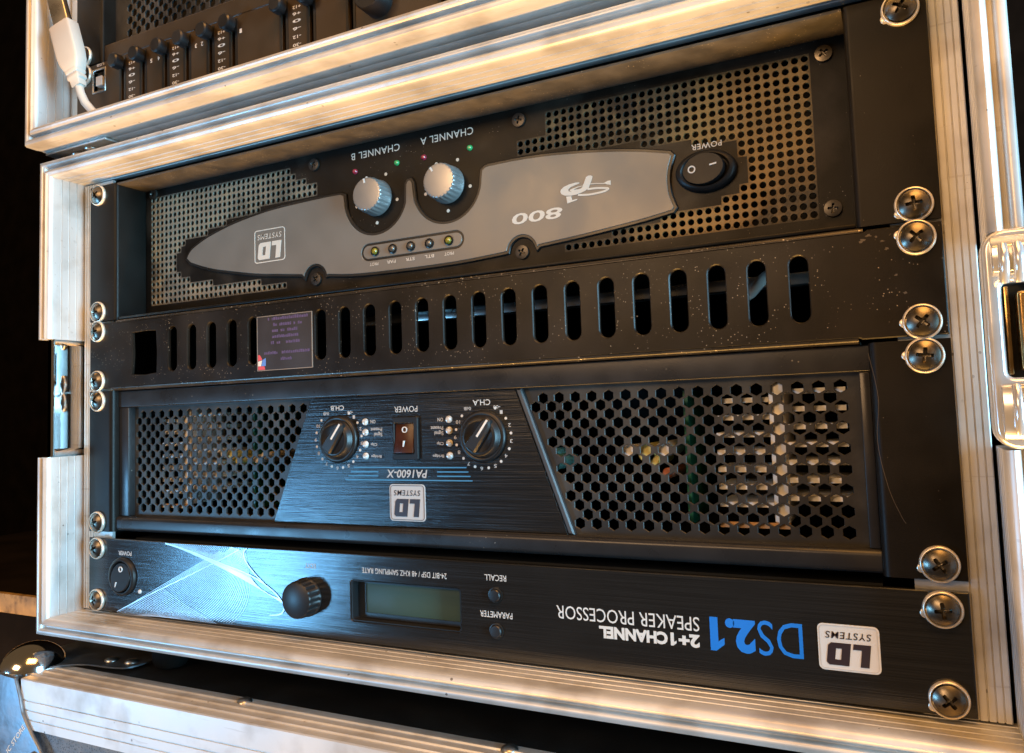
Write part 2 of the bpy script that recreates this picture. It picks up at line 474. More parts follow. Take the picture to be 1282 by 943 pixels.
mw = M().lathe((0, 0, 0), [(5.0, 0), (6.5, 0), (6.75, -0.4), (6.7, -1.3), (6.4, -1.9), (6.0, -2.0), (5.75, -1.5), (5.5, -0.3)], 48)
mw.lathe((-6.0, 0, -0.6), [(1.7, 0), (1.7, -0.7), (1.4, -0.9)], 16)
ME_WASHER = mesh_of('washer', mw, 'washer', smooth=50)
ME_SMALL = screw_mesh('panel_screw', 3.5, 1.5, 2.1, 0.55, 'screwblk', 0.3)
ME_SMALLB = screw_mesh('panel_screw', 3.5, 1.5, 2.1, 0.55, 'screw', 0.3)
ME_RIVET = mesh_of('rivet', M().lathe((0, 0, 0), [(4.2, 0), (4.0, -0.8), (3.0, -1.6), (1.4, -2.0), (0, -2.1)], 24), 'steel', smooth=60)

def rack_screws(parent, zlist, y=-0.05):
    for z in zlist:
        for x in (-232.5, 232.5):
            a = random.uniform(-0.8, 0.8)
            s_ = inst('rack_screw', ME_SCREW, (x, y - 0.6, z), parent, a)
            w_ = bpy.data.objects.new('washer', ME_WASHER); C.objects.link(w_); w_.parent = s_
            w_.location = (0, 0.6 * S, 0); w_.rotation_euler = (0, random.uniform(-0.5, 0.5) - a, 0)

# ================================================================== SETTING
def struct(name, m, material):
    o = part(name, m, material, None); o['kind'] = 'structure'; return o
struct('floor', M().box(-9000, 1500, -900, 1500, -920, -900), 'floor')
struct('wall', M().box(-9000, 1500, 1500, 1520, -900, 2600), 'wall')

# ================================================================== FLIGHT CASES
def frame_profile():
    p = [(1.2, 10.0)]
    y = 8.0
    p.append((0.0, y))
    while y > -11.5:
        p += [(0.0, y - 4.0), (0.7, y - 4.25), (0.7, y - 4.85), (0.0, y - 5.1)]
        y -= 5.1
    p += [(0.0, -17.2), (0.35, -19.2), (1.3, -20.5), (2.6, -21.0), (3.9, -20.5), (4.7, -19.2), (4.9, -16.5),
          (6.6, -16.5), (6.8, -18.6), (7.6, -19.8), (8.9, -20.2), (10.2, -19.7), (10.9, -18.2), (11.0, -12.0),
          (10.7, -8), (11.0, -7.5), (11.0, -2), (10.7, -1.5), (11, -1), (11.0, 14.0), (9.6, 14.0), (9.6, 10.0)]
    return p
PROF = frame_profile()
X0, X1, Z0, Z1 = -253.0, 253.4, -5.5, 271.0

def frame_member(parent, side, a, b, m0, m1, dy=0.0, box=(X0, X1, Z0, Z1), name='frame_rail'):
    x0, x1, z0, z1 = box
    def f(p, e):
        d, y = p; y += dy
        t = (a - d * m0) if e == 0 else (b + d * m1)
        return {'top': (t, y, z1 + d), 'bottom': (t, y, z0 - d), 'left': (x0 - d, y, t), 'right': (x1 + d, y, t)}[side]
    return part(name, M().extr(PROF, f, 0, 1), 'alu', parent, smooth=40)

# ---- the middle case, whose rack is seen
case = thing('rack_case', (0, 230, -40), 'open aluminium framed rack case holding the four panels, between two other cases', 'flight case', 'stacked flight cases')
frame_member(case, 'top', X0, X1, 1, 1)
frame_member(case, 'bottom', X0, X1, 1, 1)
frame_member(case, 'left', Z0, 92.5, 1, 0)
frame_member(case, 'left', 167.0, Z1, 0, 1)
frame_member(case, 'right', Z0, 93.0, 1, 0)
frame_member(case, 'right', 166.5, Z1, 0, 1)
part('side_wall', M().box(-262, -255.5, 10.2, 480, -14, 279), 'laminate', case)
part('side_wall', M().box(255.5, 262.5, 10.2, 480, -14, 279), 'laminate', case)
part('top_board', M().box(-255, 255, 10.2, 480, 272.5, 280.5), 'laminate', case)
part('base_board', M().box(-255, 255, 10.2, 480, -15.0, -7.5), 'laminate', case)
part('back_board', M().box(-255, 255, 470, 479, -7, 272), 'laminate', case)
part('base_trim', M().box(-257, 258, -10.5, 12, -19.4, -17.2), 'alu', case, bev=0.3)
for x in (-196, 205):
    for y in (24, 430):
        part('rubber_foot', M().lathe((0, 0, 0), [(9, 0), (11, 4), (12, 25)], 24), 'rubber', case)
        me = C.objects[-1].data
        for v in me.vertices:
            c = Vector(v.co) / S + Vector(origin(case))
            v.co = (Vector((x + c.x, y + c.z, -40 + 0.02 + (c.y * 0.835))) - Vector(origin(case))) * S
# rack rails: ribbed strips the panels are screwed to
for sgn in (-1, 1):
    pr = []
    xs = 224.0
    pr.append((xs, 5.5)); pr.append((xs, 3.4))
    x = xs
    for xe in (241.8, 244.6, 247.2, 249.6):
        pr += [(xe - 0.3, 3.4), (xe - 0.2, 4.3), (xe + 0.2, 4.3), (xe + 0.3, 3.4)]
    pr += [(251.6, 3.4), (252.0, 3.8), (252.0, 5.5)]
    def f(p, e, sgn=sgn): return (sgn * p[0], p[1], -4.5 if e == 0 else 270.0)
    part('rack_rail', M().extr(pr, f, 0, 1), 'alu', case, smooth=30)
# latch dish in the left side: plain bright plate with bent ends
dz = [(168.5, -260), (166.2, -255.2), (163.5, -253.6), (97.5, -253.6), (95.0, -255.2), (91.5, -260), (91.5, -261.2), (94.2, -256.4), (97, -254.8), (163.8, -254.8), (166.8, -256.4), (168.5, -261.2)]
latch_l = part('latch_dish', M().extr(dz, lambda p, e: (p[1], -15.5 if e == 0 else 9.0, p[0]), 0, 1), 'chrome', case, smooth=30, bev=0.35,
               label='polished steel latch dish set into the frame')
part('dish_lip', M().tube([(-254.6, -15.6, z) for z in (93, 97, 120, 145, 163, 168)], 1.1, 10), 'chrome', latch_l)
# butterfly latch on the right side
lat = part('latch_housing', M().plate(rrect(250.6, 300, 93.5, 166.5, 7), [rrect(255.6, 292, 117.0, 148.5, 2.0)], -25, -15, 1.2), 'latch', case, smooth=50, bev=0.4,
           label='chrome butterfly latch with recessed handle')
part('latch_floor', M().box(255.0, 293, -16.2, -14.8, 112, 155), 'plastic', lat)
part('cover_block', M().extr([(-25.2, 150.5), (-29.5, 151.5), (-30.5, 154), (-30.0, 160), (-27, 163.5), (-25.2, 164)], lambda p, e: (253.0 if e == 0 else 297, p[0], p[1]), 0, 1), 'latch', lat, smooth=40, bev=0.5)
part('cover_block', M().extr([(-25.2, 96.5), (-27.5, 97), (-29.5, 100), (-29.8, 108), (-28.5, 114), (-25.2, 115)], lambda p, e: (253.0 if e == 0 else 297, p[0], p[1]), 0, 1), 'latch', lat, smooth=40, bev=0.5)
part('latch_handle', M().plate(rrect(259.6, 286, 119.0, 145.5, 1.5), [], -25.5, -17.5, 0.8), 'bronze', lat, bev=0.4)
part('latch_bar', M().box(256.2, 257.6, -23, -17, 118, 147.5), 'bronze', lat, bev=0.4)
for x in (256.2, 260.2):
    part('spring', M().tube([(x, -28.6, 148.5), (x, -30.6, 151), (x, -31.4, 154), (x, -30.8, 157.5), (x, -29, 160)], 1.6, 12), 'latch', lat)
for x in (257.2, 260.8):
    part('spring', M().tube([(x, -27.6, 99), (x, -29.8, 102), (x, -30.3, 107), (x, -29.4, 112), (x, -27.5, 114)], 1.5, 12), 'latch', lat)
inst('rivet', ME_RIVET, (267.5, -20.6, 257), case)

# ---- the case stacked on top
UB = (-253.0, 253.4, 300.5, 640.0)
UDY = -10.0
ucase = thing('rack_case', (0, 230, 280.8), 'aluminium framed rack case stacked on top, with a white plug hanging in it', 'flight case', 'stacked flight cases')
for sd, a, b in (('top', UB[0], UB[1]), ('bottom', UB[0], UB[1]), ('left', UB[2], UB[3]), ('right', UB[2], UB[3])):
    frame_member(ucase, sd, a, b, 1, 1, UDY, UB)
part('base_board', M().box(-263, 264, 4.5, 470, 289.8, 298), 'laminate', ucase)
part('side_wall', M().box(-262, -255.5, 0.5, 470, 298.2, 650), 'laminate', ucase)
part('side_wall', M().box(255.5, 262.5, 0.5, 470, 298.2, 650), 'laminate', ucase)
part('top_board', M().box(-255, 255, 0.5, 470, 641.5, 650), 'laminate', ucase)
part('back_board', M().box(-255, 255, 460, 469, 298.2, 641), 'laminate', ucase)
for sgn in (-1, 1):
    part('rack_rail', M().box(min(sgn * 224, sgn * 252), max(sgn * 224, sgn * 252), -6.5, -4.5, 301, 639), 'alu', ucase, bev=0.2)
for x in (-205, 205):
    for y in (60, 400):
        part('rubber_foot', M().box(x - 12, x + 12, y - 12, y + 12, 280.8, 289.7), 'rubber', ucase, bev=1)
cp = part('corner_plate', M().box(-263.5, -205, -16, 40, 287.6, 289.3), 'steel', ucase, bev=0.3)
for x, y in ((-245, -6), (-228, -9)):
    o = inst('rivet', ME_RIVET, (x, y, 287.7), cp); o.rotation_euler = (R(90), 0, 0)

# ---- the case underneath
lcase = thing('storage_case', (0, 230, -900), 'closed case underneath with ribbed aluminium edges and chrome ball corner', 'flight case', 'stacked flight cases')
part('shell', M().box(-261, 262, -25, 478, -900, -42.5), 'bluelam', lcase)
part('lid_top', M().box(-260, 261, -1, 477, -42.4, -41.0), 'laminate', lcase)
# edge angle: ribbed top flange and ribbed front flange
ap = [(-28.2, -40.6), (-27.6, -40.0)]
for y in (-21.5, -14.5, -8.0):
    ap += [(y - 1.0, -40.0), (y - 0.6, -39.2), (y + 0.6, -39.2), (y + 1.0, -40.0)]
ap += [(-1.5, -40.0), (-1.5, -42.3), (-25.2, -42.3), (-25.2, -69.0), (-28.2, -69.0)]
for z in (-63.5, -58.0, -52.5):
    ap += [(-28.2, z - 0.5), (-27.6, z - 0.25), (-27.6, z + 0.25), (-28.2, z + 0.5)]
edge = part('edge_angle', M().extr(ap, lambda p, e: (-264 if e == 0 else 265, p[0], p[1]), 0, 1), 'alu', lcase, smooth=30)
for x in (-103, 57, 217):
    o = inst('rivet', ME_RIVET, (x, -6.5, -40.1), edge); o.rotation_euler = (R(-90), 0, 0)
corner = part('ball_corner', M(), 'chrome', lcase, label='chrome steel ball corner with etched lettering')
bm = bmesh.new(); bmesh.ops.create_uvsphere(bm, u_segments=40, v_segments=24, radius=19 * S)
for v in bm.verts:
    v.co.z *= 0.85
    v.co += Vector((-281, -10, -41)) * S - Vector(origin(lcase)) * S
bm.to_mesh(corner.data); bm.free(); corner.data.shade_smooth()
fp = [(-300, -37.5)] + spline([(-267, -39.5), (-262.5, -50), (-259, -60), (-251, -70), (-243, -78), (-238, -88), (-236, -120)], 6) + [(-300, -120)]
part('front_flange', M().plate(fp, [], -30.4, -28.4, 0.5), 'cornerplate', corner, bev=0.2)
tp = [(-300, -16)] + spline([(-268, -20), (-258, -6), (-246, 0.5), (-222, 3), (-212, 9), (-210, 34)], 6) + [(-300, 34)]
mt = M()
n = len(tp)
mt.add([(x, y, -38.2) for x, y in tp] + [(x, y, -39.1) for x, y in tp], [tuple(range(n)), tuple(range(2 * n - 1, n - 1, -1))] + [(i, (i + 1) % n, n + (i + 1) % n, n + i) for i in range(n)])
part('top_flange', mt, 'cornerplate', corner)
for x, y in ((-236, 12), (-220, 14)):
    o = inst('rivet', ME_RIVET, (x, y, -38.1), corner); o.rotation_euler = (R(-90), 0, 0)
inst('rivet', ME_RIVET, (-246.5, -30.5, -83.5), corner)
text('IC STORE', -277, -253, -76.5, -73.5, -30.55, 'print', corner, flip=False, rot=R(47))

# ---- a further case behind on the left
bcase = thing('storage_case', (-600, 250, -900), 'black case with pale wooden coloured edge strip, standing behind the stack', 'flight case', 'stacked flight cases')
part('shell', M().box(-900, -300, 103, 420, -900, -36), 'wall', bcase)
part('edge_strip', M().box(-901, -299, 99, 104.5, -51, -34.5), 'oldedge', bcase, bev=0.6)

# ================================================================== SP AMPLIFIER (top, 2U)
sp = thing('power_amplifier', (0, 0, 177.6), 'black amplifier with long grey bezel and two silver knobs, topmost in the open rack', 'amplifier', 'rack amplifiers')
YF = 22.0
def ear(parent, sgn, xi, xo, z0, z1, depth, bend=2.2, material='black', y0=0.0, label=None):
    """flat mounting ear whose inner edge bends back in a small radius"""
    pr = [(xo, y0), (xi + bend, y0)]
    for k in range(1, 7):
        a = math.pi / 2 * k / 6
        pr.append((xi + bend - bend * math.sin(a), y0 + bend - bend * math.cos(a)))
    pr += [(xi, y0 + depth), (xi + 1.6, y0 + depth), (xi + 1.6, y0 + 3.0), (xo, y0 + 3.0)]
    def f(p, e): return (sgn * p[0], p[1], z0 if e == 0 else z1)
    return part('mounting_ear', M().extr(pr, f, 0, 1), material, parent, smooth=40, label=label)
ear(sp, -1, 216.3, 241.3, 178.0, 266.3, YF - 0.1)
ear(sp, 1, 212.3, 241.3, 178.0, 266.3, YF - 0.1)
part('top_flange', M().box(-216.0, 212.0, 0.3, YF - 0.1, 264.9, 266.2), 'dirty_flange', sp, bev=0.3)
part('bottom_flange', M().box(-216.0, 212.0, 1.0, YF - 0.1, 178.2, 179.6), 'black', sp, bev=0.3)
part('chassis', M().box(-215, 211, YF + 24, 330, 178.5, 266), 'cavity', sp)
# perforated areas: square pitch 4 mm round holes
polyL = [(-211.5, 261.2), (-91, 261.2), (-90, 256), (-80, 250), (-71, 247), (-71, 241.5), (-107, 239.5), (-139, 235), (-161, 230), (-180, 226), (-186, 219), (-186, 208), (-180, 203.5), (-165, 199.5), (-148, 197.2), (-120, 195.5), (-109, 192.5), (-96, 191), (-96, 188), (-211.5, 188)]
polyR = [(75, 261), (75, 248), (58, 246.5), (58, 240.3), (90, 240.3), (90, 236.3), (122, 236.3), (122, 232.5), (144, 232.5), (144, 229), (164, 229), (166, 224), (171, 218), (171, 209), (165, 204), (155, 201), (130, 198.5), (106, 195), (104, 192), (82, 191), (82, 188), (198, 188), (198, 261)]
pitch = 4.0
cellsq = [(-2, -2), (2, -2), (2, 2), (-2, 2)]
def sp_grid(x0, nx, z0, nz, poly):
    on, off_ = [], []
    for i in range(nx):
        for j in range(nz):
            x, z = x0 + i * pitch, z0 + j * pitch
            (on if inside(poly, x, z) else off_).append((x, z))
    return on, off_
onL, offL = sp_grid(-209.3, 35, 190.2, 18, polyL)
onR, offR = sp_grid(59.7, 35, 190.2, 18, polyR)
hole = circ(0, 0, 1.42, 0, 360, 12)
def dust_on(cells):
    st = {(round(x, 1), round(z, 1)) for x, z in cells}
    xs0 = cells[0][0]; zs0 = 190.2
    def f(x, z):
        hit = 0
        for dx in (-1.9, 1.9):
            for dz in (-1.9, 1.9):
                cx = xs0 + round((x + dx - xs0) / pitch) * pitch; cz = zs0 + round((z + dz - zs0) / pitch) * pitch
                hit += (round(cx, 1), round(cz, 1)) in st
        return (hit / 4.0) ** 2
    return f
part('left_grille', perforated(onL, cellsq, hole, YF, YF + 1.4, 0.10, dust_on(onL)), 'grille', sp, smooth=0, fix=False, kind='stuff')
part('right_grille', perforated(onR, cellsq, hole, YF, YF + 1.4, 0.10, dust_on(onR)), 'grille_gold', sp, smooth=0, fix=False, kind='stuff')
fpm = M()
def q(x0, x1, z0, z1): fpm.add([(x0, YF, z0), (x1, YF, z0), (x1, YF, z1), (x0, YF, z1)], [(0, 1, 2, 3)])
for on_, off_ in ((onL, offL), (onR, offR)):
    for x, z in off_: q(x - 2, x + 2, z - 2, z + 2)
lx0, lx1 = -209.3 - 2, -209.3 + 35 * 4 - 2
rx0, rx1 = 59.7 - 2, 59.7 + 35 * 4 - 2
gz0, gz1 = 188.2, 188.2 + 72
q(-216, 212, gz1, 266); q(-216, 212, 178.4, gz0); q(-216, lx0, gz0, gz1); q(lx1, rx0, gz0, gz1); q(rx1, 212, gz0, gz1)
part('faceplate', fpm, 'dusty', sp, smooth=0)
# long bezel
KB, KA = (-29.5, 232.3), (16.4, 232.3)
def arc_pts(c, r, a0, a1, n=14): return circ(c[0], c[1], r, a0, a1, n)
up = spline([(-176.5, 215.5), (-173, 220), (-165, 224), (-154, 227.8), (-135, 232.3), (-111, 235.7), (-90, 237.0), (-68, 237.6), (-53.5, 237.6)], 4)
gray = up + [(-51.2, 236.6)] + arc_pts(KB, 21.2, 180, 344, 22) + [(-8.8, 234), (-8.6, 236.4), (-7.6, 238.0), (-6.0, 238.0), (-5.0, 236.4), (-4.8, 234)] \
     + arc_pts(KA, 21.2, 196, 360, 22) + [(38.2, 236.0), (40, 237.3)] \
     + spline([(42, 237.6), (60, 237.7), (78.5, 236.7), (102, 234.0), (120.5, 230.8), (135.5, 227.2)], 4) \
     + spline([(136.5, 226.0), (134.6, 220), (134.0, 214.4), (134.6, 208), (136.6, 202.0)], 4) \
     + spline([(135.7, 200.8), (120, 198.4), (92.3, 195.4), (68.4, 193.4)], 3) + arc_pts((59.2, 191.0), 8.6, 10, 172, 12) \
     + spline([(49.5, 192.0), (20, 190.4), (-20, 190.4), (-46, 191.2), (-63.2, 193.1)], 3) + arc_pts((-72.6, 191.4), 8.6, 10, 165, 12) \
     + spline([(-82.5, 195.0), (-99, 197.0), (-118, 199.3), (-150.8, 205.6), (-164.6, 209.6), (-173, 212.6)], 3)
gray = [p for i, p in enumerate(gray) if i == 0 or (Vector(p) - Vector(gray[i - 1])).length > 0.15]
def offs(p, d):
    n = len(p); out = []
    ar = sum(p[i][0] * p[(i + 1) % n][1] - p[(i + 1) % n][0] * p[i][1] for i in range(n)); sg = 1 if ar > 0 else -1
    for i in range(n):
        a = Vector(p[i - 1]); b = Vector(p[i]); c = Vector(p[(i + 1) % n])
        e1 = (b - a).normalized(); e2 = (c - b).normalized()
        k = Vector((e1.y, -e1.x)) * sg + Vector((e2.y, -e2.x)) * sg
        k = k / max(0.6, k.length / 2 * k.length) if k.length > 1e-6 else Vector((e1.y, -e1.x)) * sg
        out.append((b.x + k.x * d, b.y + k.y * d))
    return out
bez = part('bezel', M().plate(offs(gray, 1.7), [], YF - 1.2, YF - 0.02, 0.5), 'rim', sp, smooth=30)
slot = circ(-34.6, 202, 4.9, 90, 270, 10) + circ(21.4, 202, 4.9, -90, 90, 10)
slot_in = circ(-34.6, 202, 3.7, 90, 270, 10) + circ(21.4, 202, 3.7, -90, 90, 10)
part('grey_inlay', M().plate(gray, [slot], YF - 1.6, YF - 1.1, 0.2), 'grey', bez, smooth=30)
part('grey_inlay', M().plate(slot_in, [], YF - 1.6, YF - 1.1, 0.2), 'grey', bez, smooth=30)
for k, (x, mm_) in enumerate(zip((-30.1, -18.4, -6.6, 5.2, 17.2), ('ledy', 'ledoff', 'ledoff', 'ledoff', 'ledy'))):
    ld = part('indicator_ring', M().lathe((x, YF - 1.5, 202), [(2.7, 0), (2.7, -0.7), (2.2, -0.9), (1.9, -0.3)], 20), 'rim', sp)
    part('indicator_light', M().lathe((x, YF - 1.6, 202), [(1.9, 0), (1.85, -0.8), (1.3, -1.5), (0, -1.8)], 16), mm_, ld)
for t_, x in zip(('PROT', 'PAR', 'STR', 'BTL', 'PROT'), (-31.0, -19.5, -7.2, 5.0, 17.2)):
    text(t_, x - 2.9, x + 2.9, 194.2, 195.9, YF - 1.75, 'printcream', sp, bold=0.012)
for c, nm in ((KB, 'CHANNEL B'), (KA, 'CHANNEL A')):
    kn = part('volume_knob', M().lathe((c[0], YF, c[1]), [(10.2, 0), (10.2, -0.8), (9.8, -1.2), (9.8, -7.6), (9.4, -9.0), (8.9, -9.5), (8.0, -9.6), (0.0, -9.6)], 120, flute=24, fd=0.55, fr=(3, 4)), 'silver', sp, smooth=45)
    an = R(118) if c is KB else R(120)
    an = R(100) if c is KB else R(122)
    part('pointer', M().plate([(c[0] + math.cos(an) * r_ - math.sin(an) * s_, c[1] + math.sin(an) * r_ + math.cos(an) * s_) for r_, s_ in ((6.4, -0.5), (8.8, -0.5), (8.8, 0.5), (6.4, 0.5))], [], YF - 9.8, YF - 9.5), 'print', kn, smooth=0)
    dots = [circ(c[0] + 14.0 * math.cos(R(a)), c[1] + 14.0 * math.sin(R(a)), 0.95, 0, 360, 10) for a in (118, 62, -12, 192, -90)]
    part('scale_dots', flat(dots, YF - 0.02), 'printcream', sp, smooth=0)
    for dx, mm_ in ((14.2, 'ledg'), (-14.2, 'ledr')):
        part('channel_light', M().lathe((c[0] + dx, YF, 249.6), [(1.6, 0), (1.5, -0.8), (1.0, -1.4), (0, -1.6)], 16), mm_, sp)
text('CHANNEL A', 0.3, 32.9, 256.6, 260.6, YF - 0.1, 'printcream', sp, bold=0.006, space=1.1)
text('CHANNEL B', -46.4, -13.3, 256.4, 260.4, YF - 0.1, 'printcream', sp, bold=0.006, space=1.1)
for x, z, me in ((-72.9, 258.5, ME_SMALL), (59.6, 258.5, ME_SMALL), (203.4, 258.4, ME_SMALLB), (203.3, 191.6, ME_SMALL), (-72.6, 191.2, ME_SMALL), (59.0, 190.8, ME_SMALL), (-208.5, 262.5, ME_SMALL)):
    inst('panel_screw', me, (x, YF - 0.05, z), sp, random.uniform(0, 1.5))
# oval power rocker
swb = part('switch_bezel', M().lathe((151.8, YF, 216.3), [(13.6, 0), (13.5, -2.2), (12.6, -3.4), (11.0, -3.8), (10.2, -3.2), (10.0, -1.0)], 56, 1.0, 0.70), 'plastic', sp, smooth=50)
rk = M().lathe((151.0, YF, 216.8), [(9.7, -1.0), (9.7, -3.6), (9.2, -4.4), (0, -4.4)], 48, 1.0, 0.74)
rk.v = [(x, y - 0.16 * (x - 151.0) * (1 if y < YF - 2 else 0), z) for x, y, z in rk.v]
rko = part('rocker', rk, 'plastic', swb, smooth=40)
ringO = (circ(146.0, 217.2, 1.75, 0, 360, 20), [circ(146.0, 217.2, 1.15, 0, 360, 20)])
part('rocker_mark', M().plate(ringO[0], ringO[1], YF - 3.9, YF - 3.7), 'print', rko, smooth=0)
part('rocker_mark', M().plate([(154.3, 217.2), (157.4, 217.6), (157.4, 218.3), (154.3, 217.9)], [], YF - 5.55, YF - 5.0), 'print', rko, smooth=0)
text('POWER', 145.6, 159.2, 227.0, 229.6, YF - 0.1, 'printcream', sp, bold=0.012, space=1.1)
# LD badge and model mark on the bezel
def badge(x0, x1, z0, z1, y, parent, ink, face=None, line=None, ring=0.5):
    w_, h_ = x1 - x0, z1 - z0
    T = lambda u, v: (x1 - u * w_, z1 - v * h_)
    bd = None
    if face:
        bd = part('badge', M().plate(rrect(x0, x1, z0, z1, w_ * 0.09), [], y - 0.25, y), face, parent, smooth=0)
    out = rrect(x0 + w_ * .03, x1 - w_ * .03, z0 + h_ * .03, z1 - h_ * .03, w_ * 0.075)
    inn = rrect(x0 + w_ * .03 + ring, x1 - w_ * .03 - ring, z0 + h_ * .03 + ring, z1 - h_ * .03 - ring, w_ * 0.06)
    pr_ = bd or parent; yy = y - 0.27 if face else y
    part('badge_outline', M().plate(out, [inn], yy - 0.1, yy), line or ink, pr_, smooth=0)
    sh = lambda u, v: T(u + 0.10 * (v - 0.6), v)
    Lp = [sh(*p) for p in ((.16, .40), (.44, .40), (.44, .52), (.30, .52), (.30, .88), (.16, .88))]
    Do = [sh(*p) for p in ((.48, .40), (.80, .40), (.85, .46), (.85, .82), (.80, .88), (.48, .88))]
    Di = [sh(*p) for p in ((.62, .52), (.715, .52), (.715, .76), (.62, .76))]
    g = M().plate(Lp, [], yy - 0.14, yy); g.plate(Do, [Di], yy - 0.14, yy)
    part('lettering', g, ink, pr_, smooth=0)
    text('SYSTEMS', x1 - w_ * .87, x1 - w_ * .13, z1 - h_ * .31, z1 - h_ * .16, yy - 0.12, ink, pr_, shear=0.12, bold=0.006, space=1.12)
badge(-119.6, -94.0, 204.6, 225.9, YF - 1.62, sp, 'printcream', ring=0.55)
text('800', 54.4, 82.0, 204.9, 210.4, YF - 1.75, 'printcream', sp, bold=0.02, shear=0.1)
# stylised S P monogram standing on the italic 1
def P_(u, v):      # crop pixels of the mark to panel millimetres
    return (81.2 + (u - 165) * 0.0359, 224.3 - (v - 95) * 0.0224 - (u - 165) * 0.0042 + 0.9)
stem = [P_(*p) for p in ((545, 130), (575, 100), (610, 95), (635, 115), (632, 150), (575, 370), (520, 430), (460, 470), (380, 480), (350, 440), (420, 390), (470, 370), (490, 330))]
bowl = [P_(*p) for p in ((450, 255), (440, 235), (390, 238), (300, 270), (220, 320), (175, 380), (165, 430), (180, 480), (230, 515), (320, 520), (400, 500), (460, 465), (380, 440), (320, 440), (285, 420), (280, 380), (320, 330), (390, 290))]
hook = [P_(*p) for p in ((310, 390), (340, 370), (420, 330), (500, 310), (490, 322), (430, 345), (375, 375), (360, 400), (400, 390), (440, 392), (420, 430), (350, 450), (305, 420))]
tail = ribbon(spline([P_(*p) for p in ((560, 395), (680, 380), (790, 385), (850, 400), (800, 450), (690, 490), (560, 515), (420, 515))], 6), 0.9)
spike = ribbon(spline([P_(*p) for p in ((595, 285), (680, 278), (770, 285), (810, 285))], 4), 0.35)
flare = [P_(*p) for p in ((790, 280), (845, 235), (885, 225), (885, 325), (840, 312))]
g = M()
for k, pl in enumerate((stem, bowl, hook, tail[0] + tail[1][::-1], spike[0] + spike[1][::-1], flare)):
    g.plate(pl, [], YF - 1.80 - 0.012 * k, YF - 1.6)
one = [P_(*p) for p in ((248, 540), (320, 530), (330, 620), (410, 600), (395, 625), (262, 690))]
g.plate(one, [], YF - 1.80, YF - 1.6)
part('emblem', g, 'printcream', sp, smooth=0)
rack_screws(sp, (183.9, 260.0))

# ================================================================== VENT PANEL (1U)
vp = thing('vent_panel', (0, 0, 133.4), 'worn black vent panel with a row of upright slots and a small label', 'vent panel')
slots = []
for k in range(-0, 23):
    x = -165.4 + 16.17 * k
    if x > 195: continue
    slots.append(circ(x, 166.0, 3.55, 0, 180, 8) + circ(x, 146.2, 3.55, 180, 360, 8))
slots.append([(-201.5, 142.3), (-190, 141.6), (-179.6, 142.5), (-179.2, 155), (-180.0, 168.2), (-190, 168.8), (-201.2, 168.3), (-200.6, 155)])
outer = [(-241.2, 134.4), (-221, 134.4), (-220, 134.9), (211.0, 134.9), (212, 134.4), (241.2, 134.4), (241.2, 176.6), (216, 176.6), (215, 176.0), (-217, 176.0), (-218, 176.6), (-241.2, 176.6)]
part('sheet', M().plate(outer, slots, -0.2, 1.8, 0.45), 'vent', vp, smooth=25)
def lipprof(z, s_):
    pr = []
    for k in range(8):
        a = math.pi / 2 * k / 7
        pr.append((1.8 - 2.0 * math.cos(a), z + s_ * 1.9 * math.sin(a)))
    return pr + [(26, z + s_ * 1.9), (26, z + s_ * 0.4), (1.8, z + s_ * 0.4), (1.8, z)]
part('bent_edge', M().extr(lipprof(135.0, -1), lambda p, e: (-219.5 if e == 0 else 210.5, p[0], p[1]), 0, 1), 'lip', vp, smooth=50)
part('bent_edge', M().extr(lipprof(175.95, 1), lambda p, e: (-216.5 if e == 0 else 214.5, p[0], p[1]), 0, 1), 'lip', vp, smooth=50)
lab = part('paper_label', M().box(-97.0, -57.6, -0.42, -0.2, 138.9, 169.1), 'sticker', vp, label='small faded dark label with violet print, stuck over two slots')
eo = [(-97.2, 138.7), (-57.4, 138.7), (-57.4, 169.3), (-97.2, 169.3)]; ei = [(-96.8, 139.1), (-58.0, 139.1), (-58.0, 168.9), (-96.8, 168.9)]
part('label_edge', M().plate(eo, [ei], -0.52, -0.3), 'stickedge', lab, smooth=0)
rng = random.Random(3)
for z, xa, xb in ((166.6, -89, -60.5), (163.2, -88.5, -64), (159.9, -86, -67), (156.6, -86, -67), (153.2, -87, -66), (147.6, -92, -59), (144.0, -80, -72)):
    mm_ = M(); x = xa
    while x < xb - 0.8:
        wd = rng.uniform(0.7, 1.5)
        if rng.random() > 0.13: mm_.plate([(x, z), (x + wd, z), (x + wd, z + rng.uniform(1.1, 1.9)), (x, z + rng.uniform(1.1, 1.9))], [], -0.47, -0.42)
        x += wd + 0.35
    part('printed_line', mm_, 'stkviolet', lab, smooth=0)
part('printed_mark', M().plate([(-96.6, 139.3), (-91.4, 139.3), (-92.0, 141.3), (-96.6, 141.3)], [], -0.48, -0.42), 'stkred', lab, smooth=0)
part('printed_mark', M().plate([(-94.2, 141.4), (-90.9, 141.4), (-91.0, 145.8), (-93.2, 144.8)], [], -0.48, -0.42), 'stkblue', lab, smooth=0)
part('printed_mark', M().plate([(-96.6, 141.4), (-94.5, 141.4), (-93.6, 144.6), (-96.6, 144.0)], [], -0.48, -0.42), 'print', lab, smooth=0)
part('printed_mark', M().plate([(-96.6, 144.2), (-93.4, 145.0), (-95.2, 147.6), (-96.6, 147.8)], [], -0.48, -0.42), 'stkred', lab, smooth=0)
rc = random.Random(11)
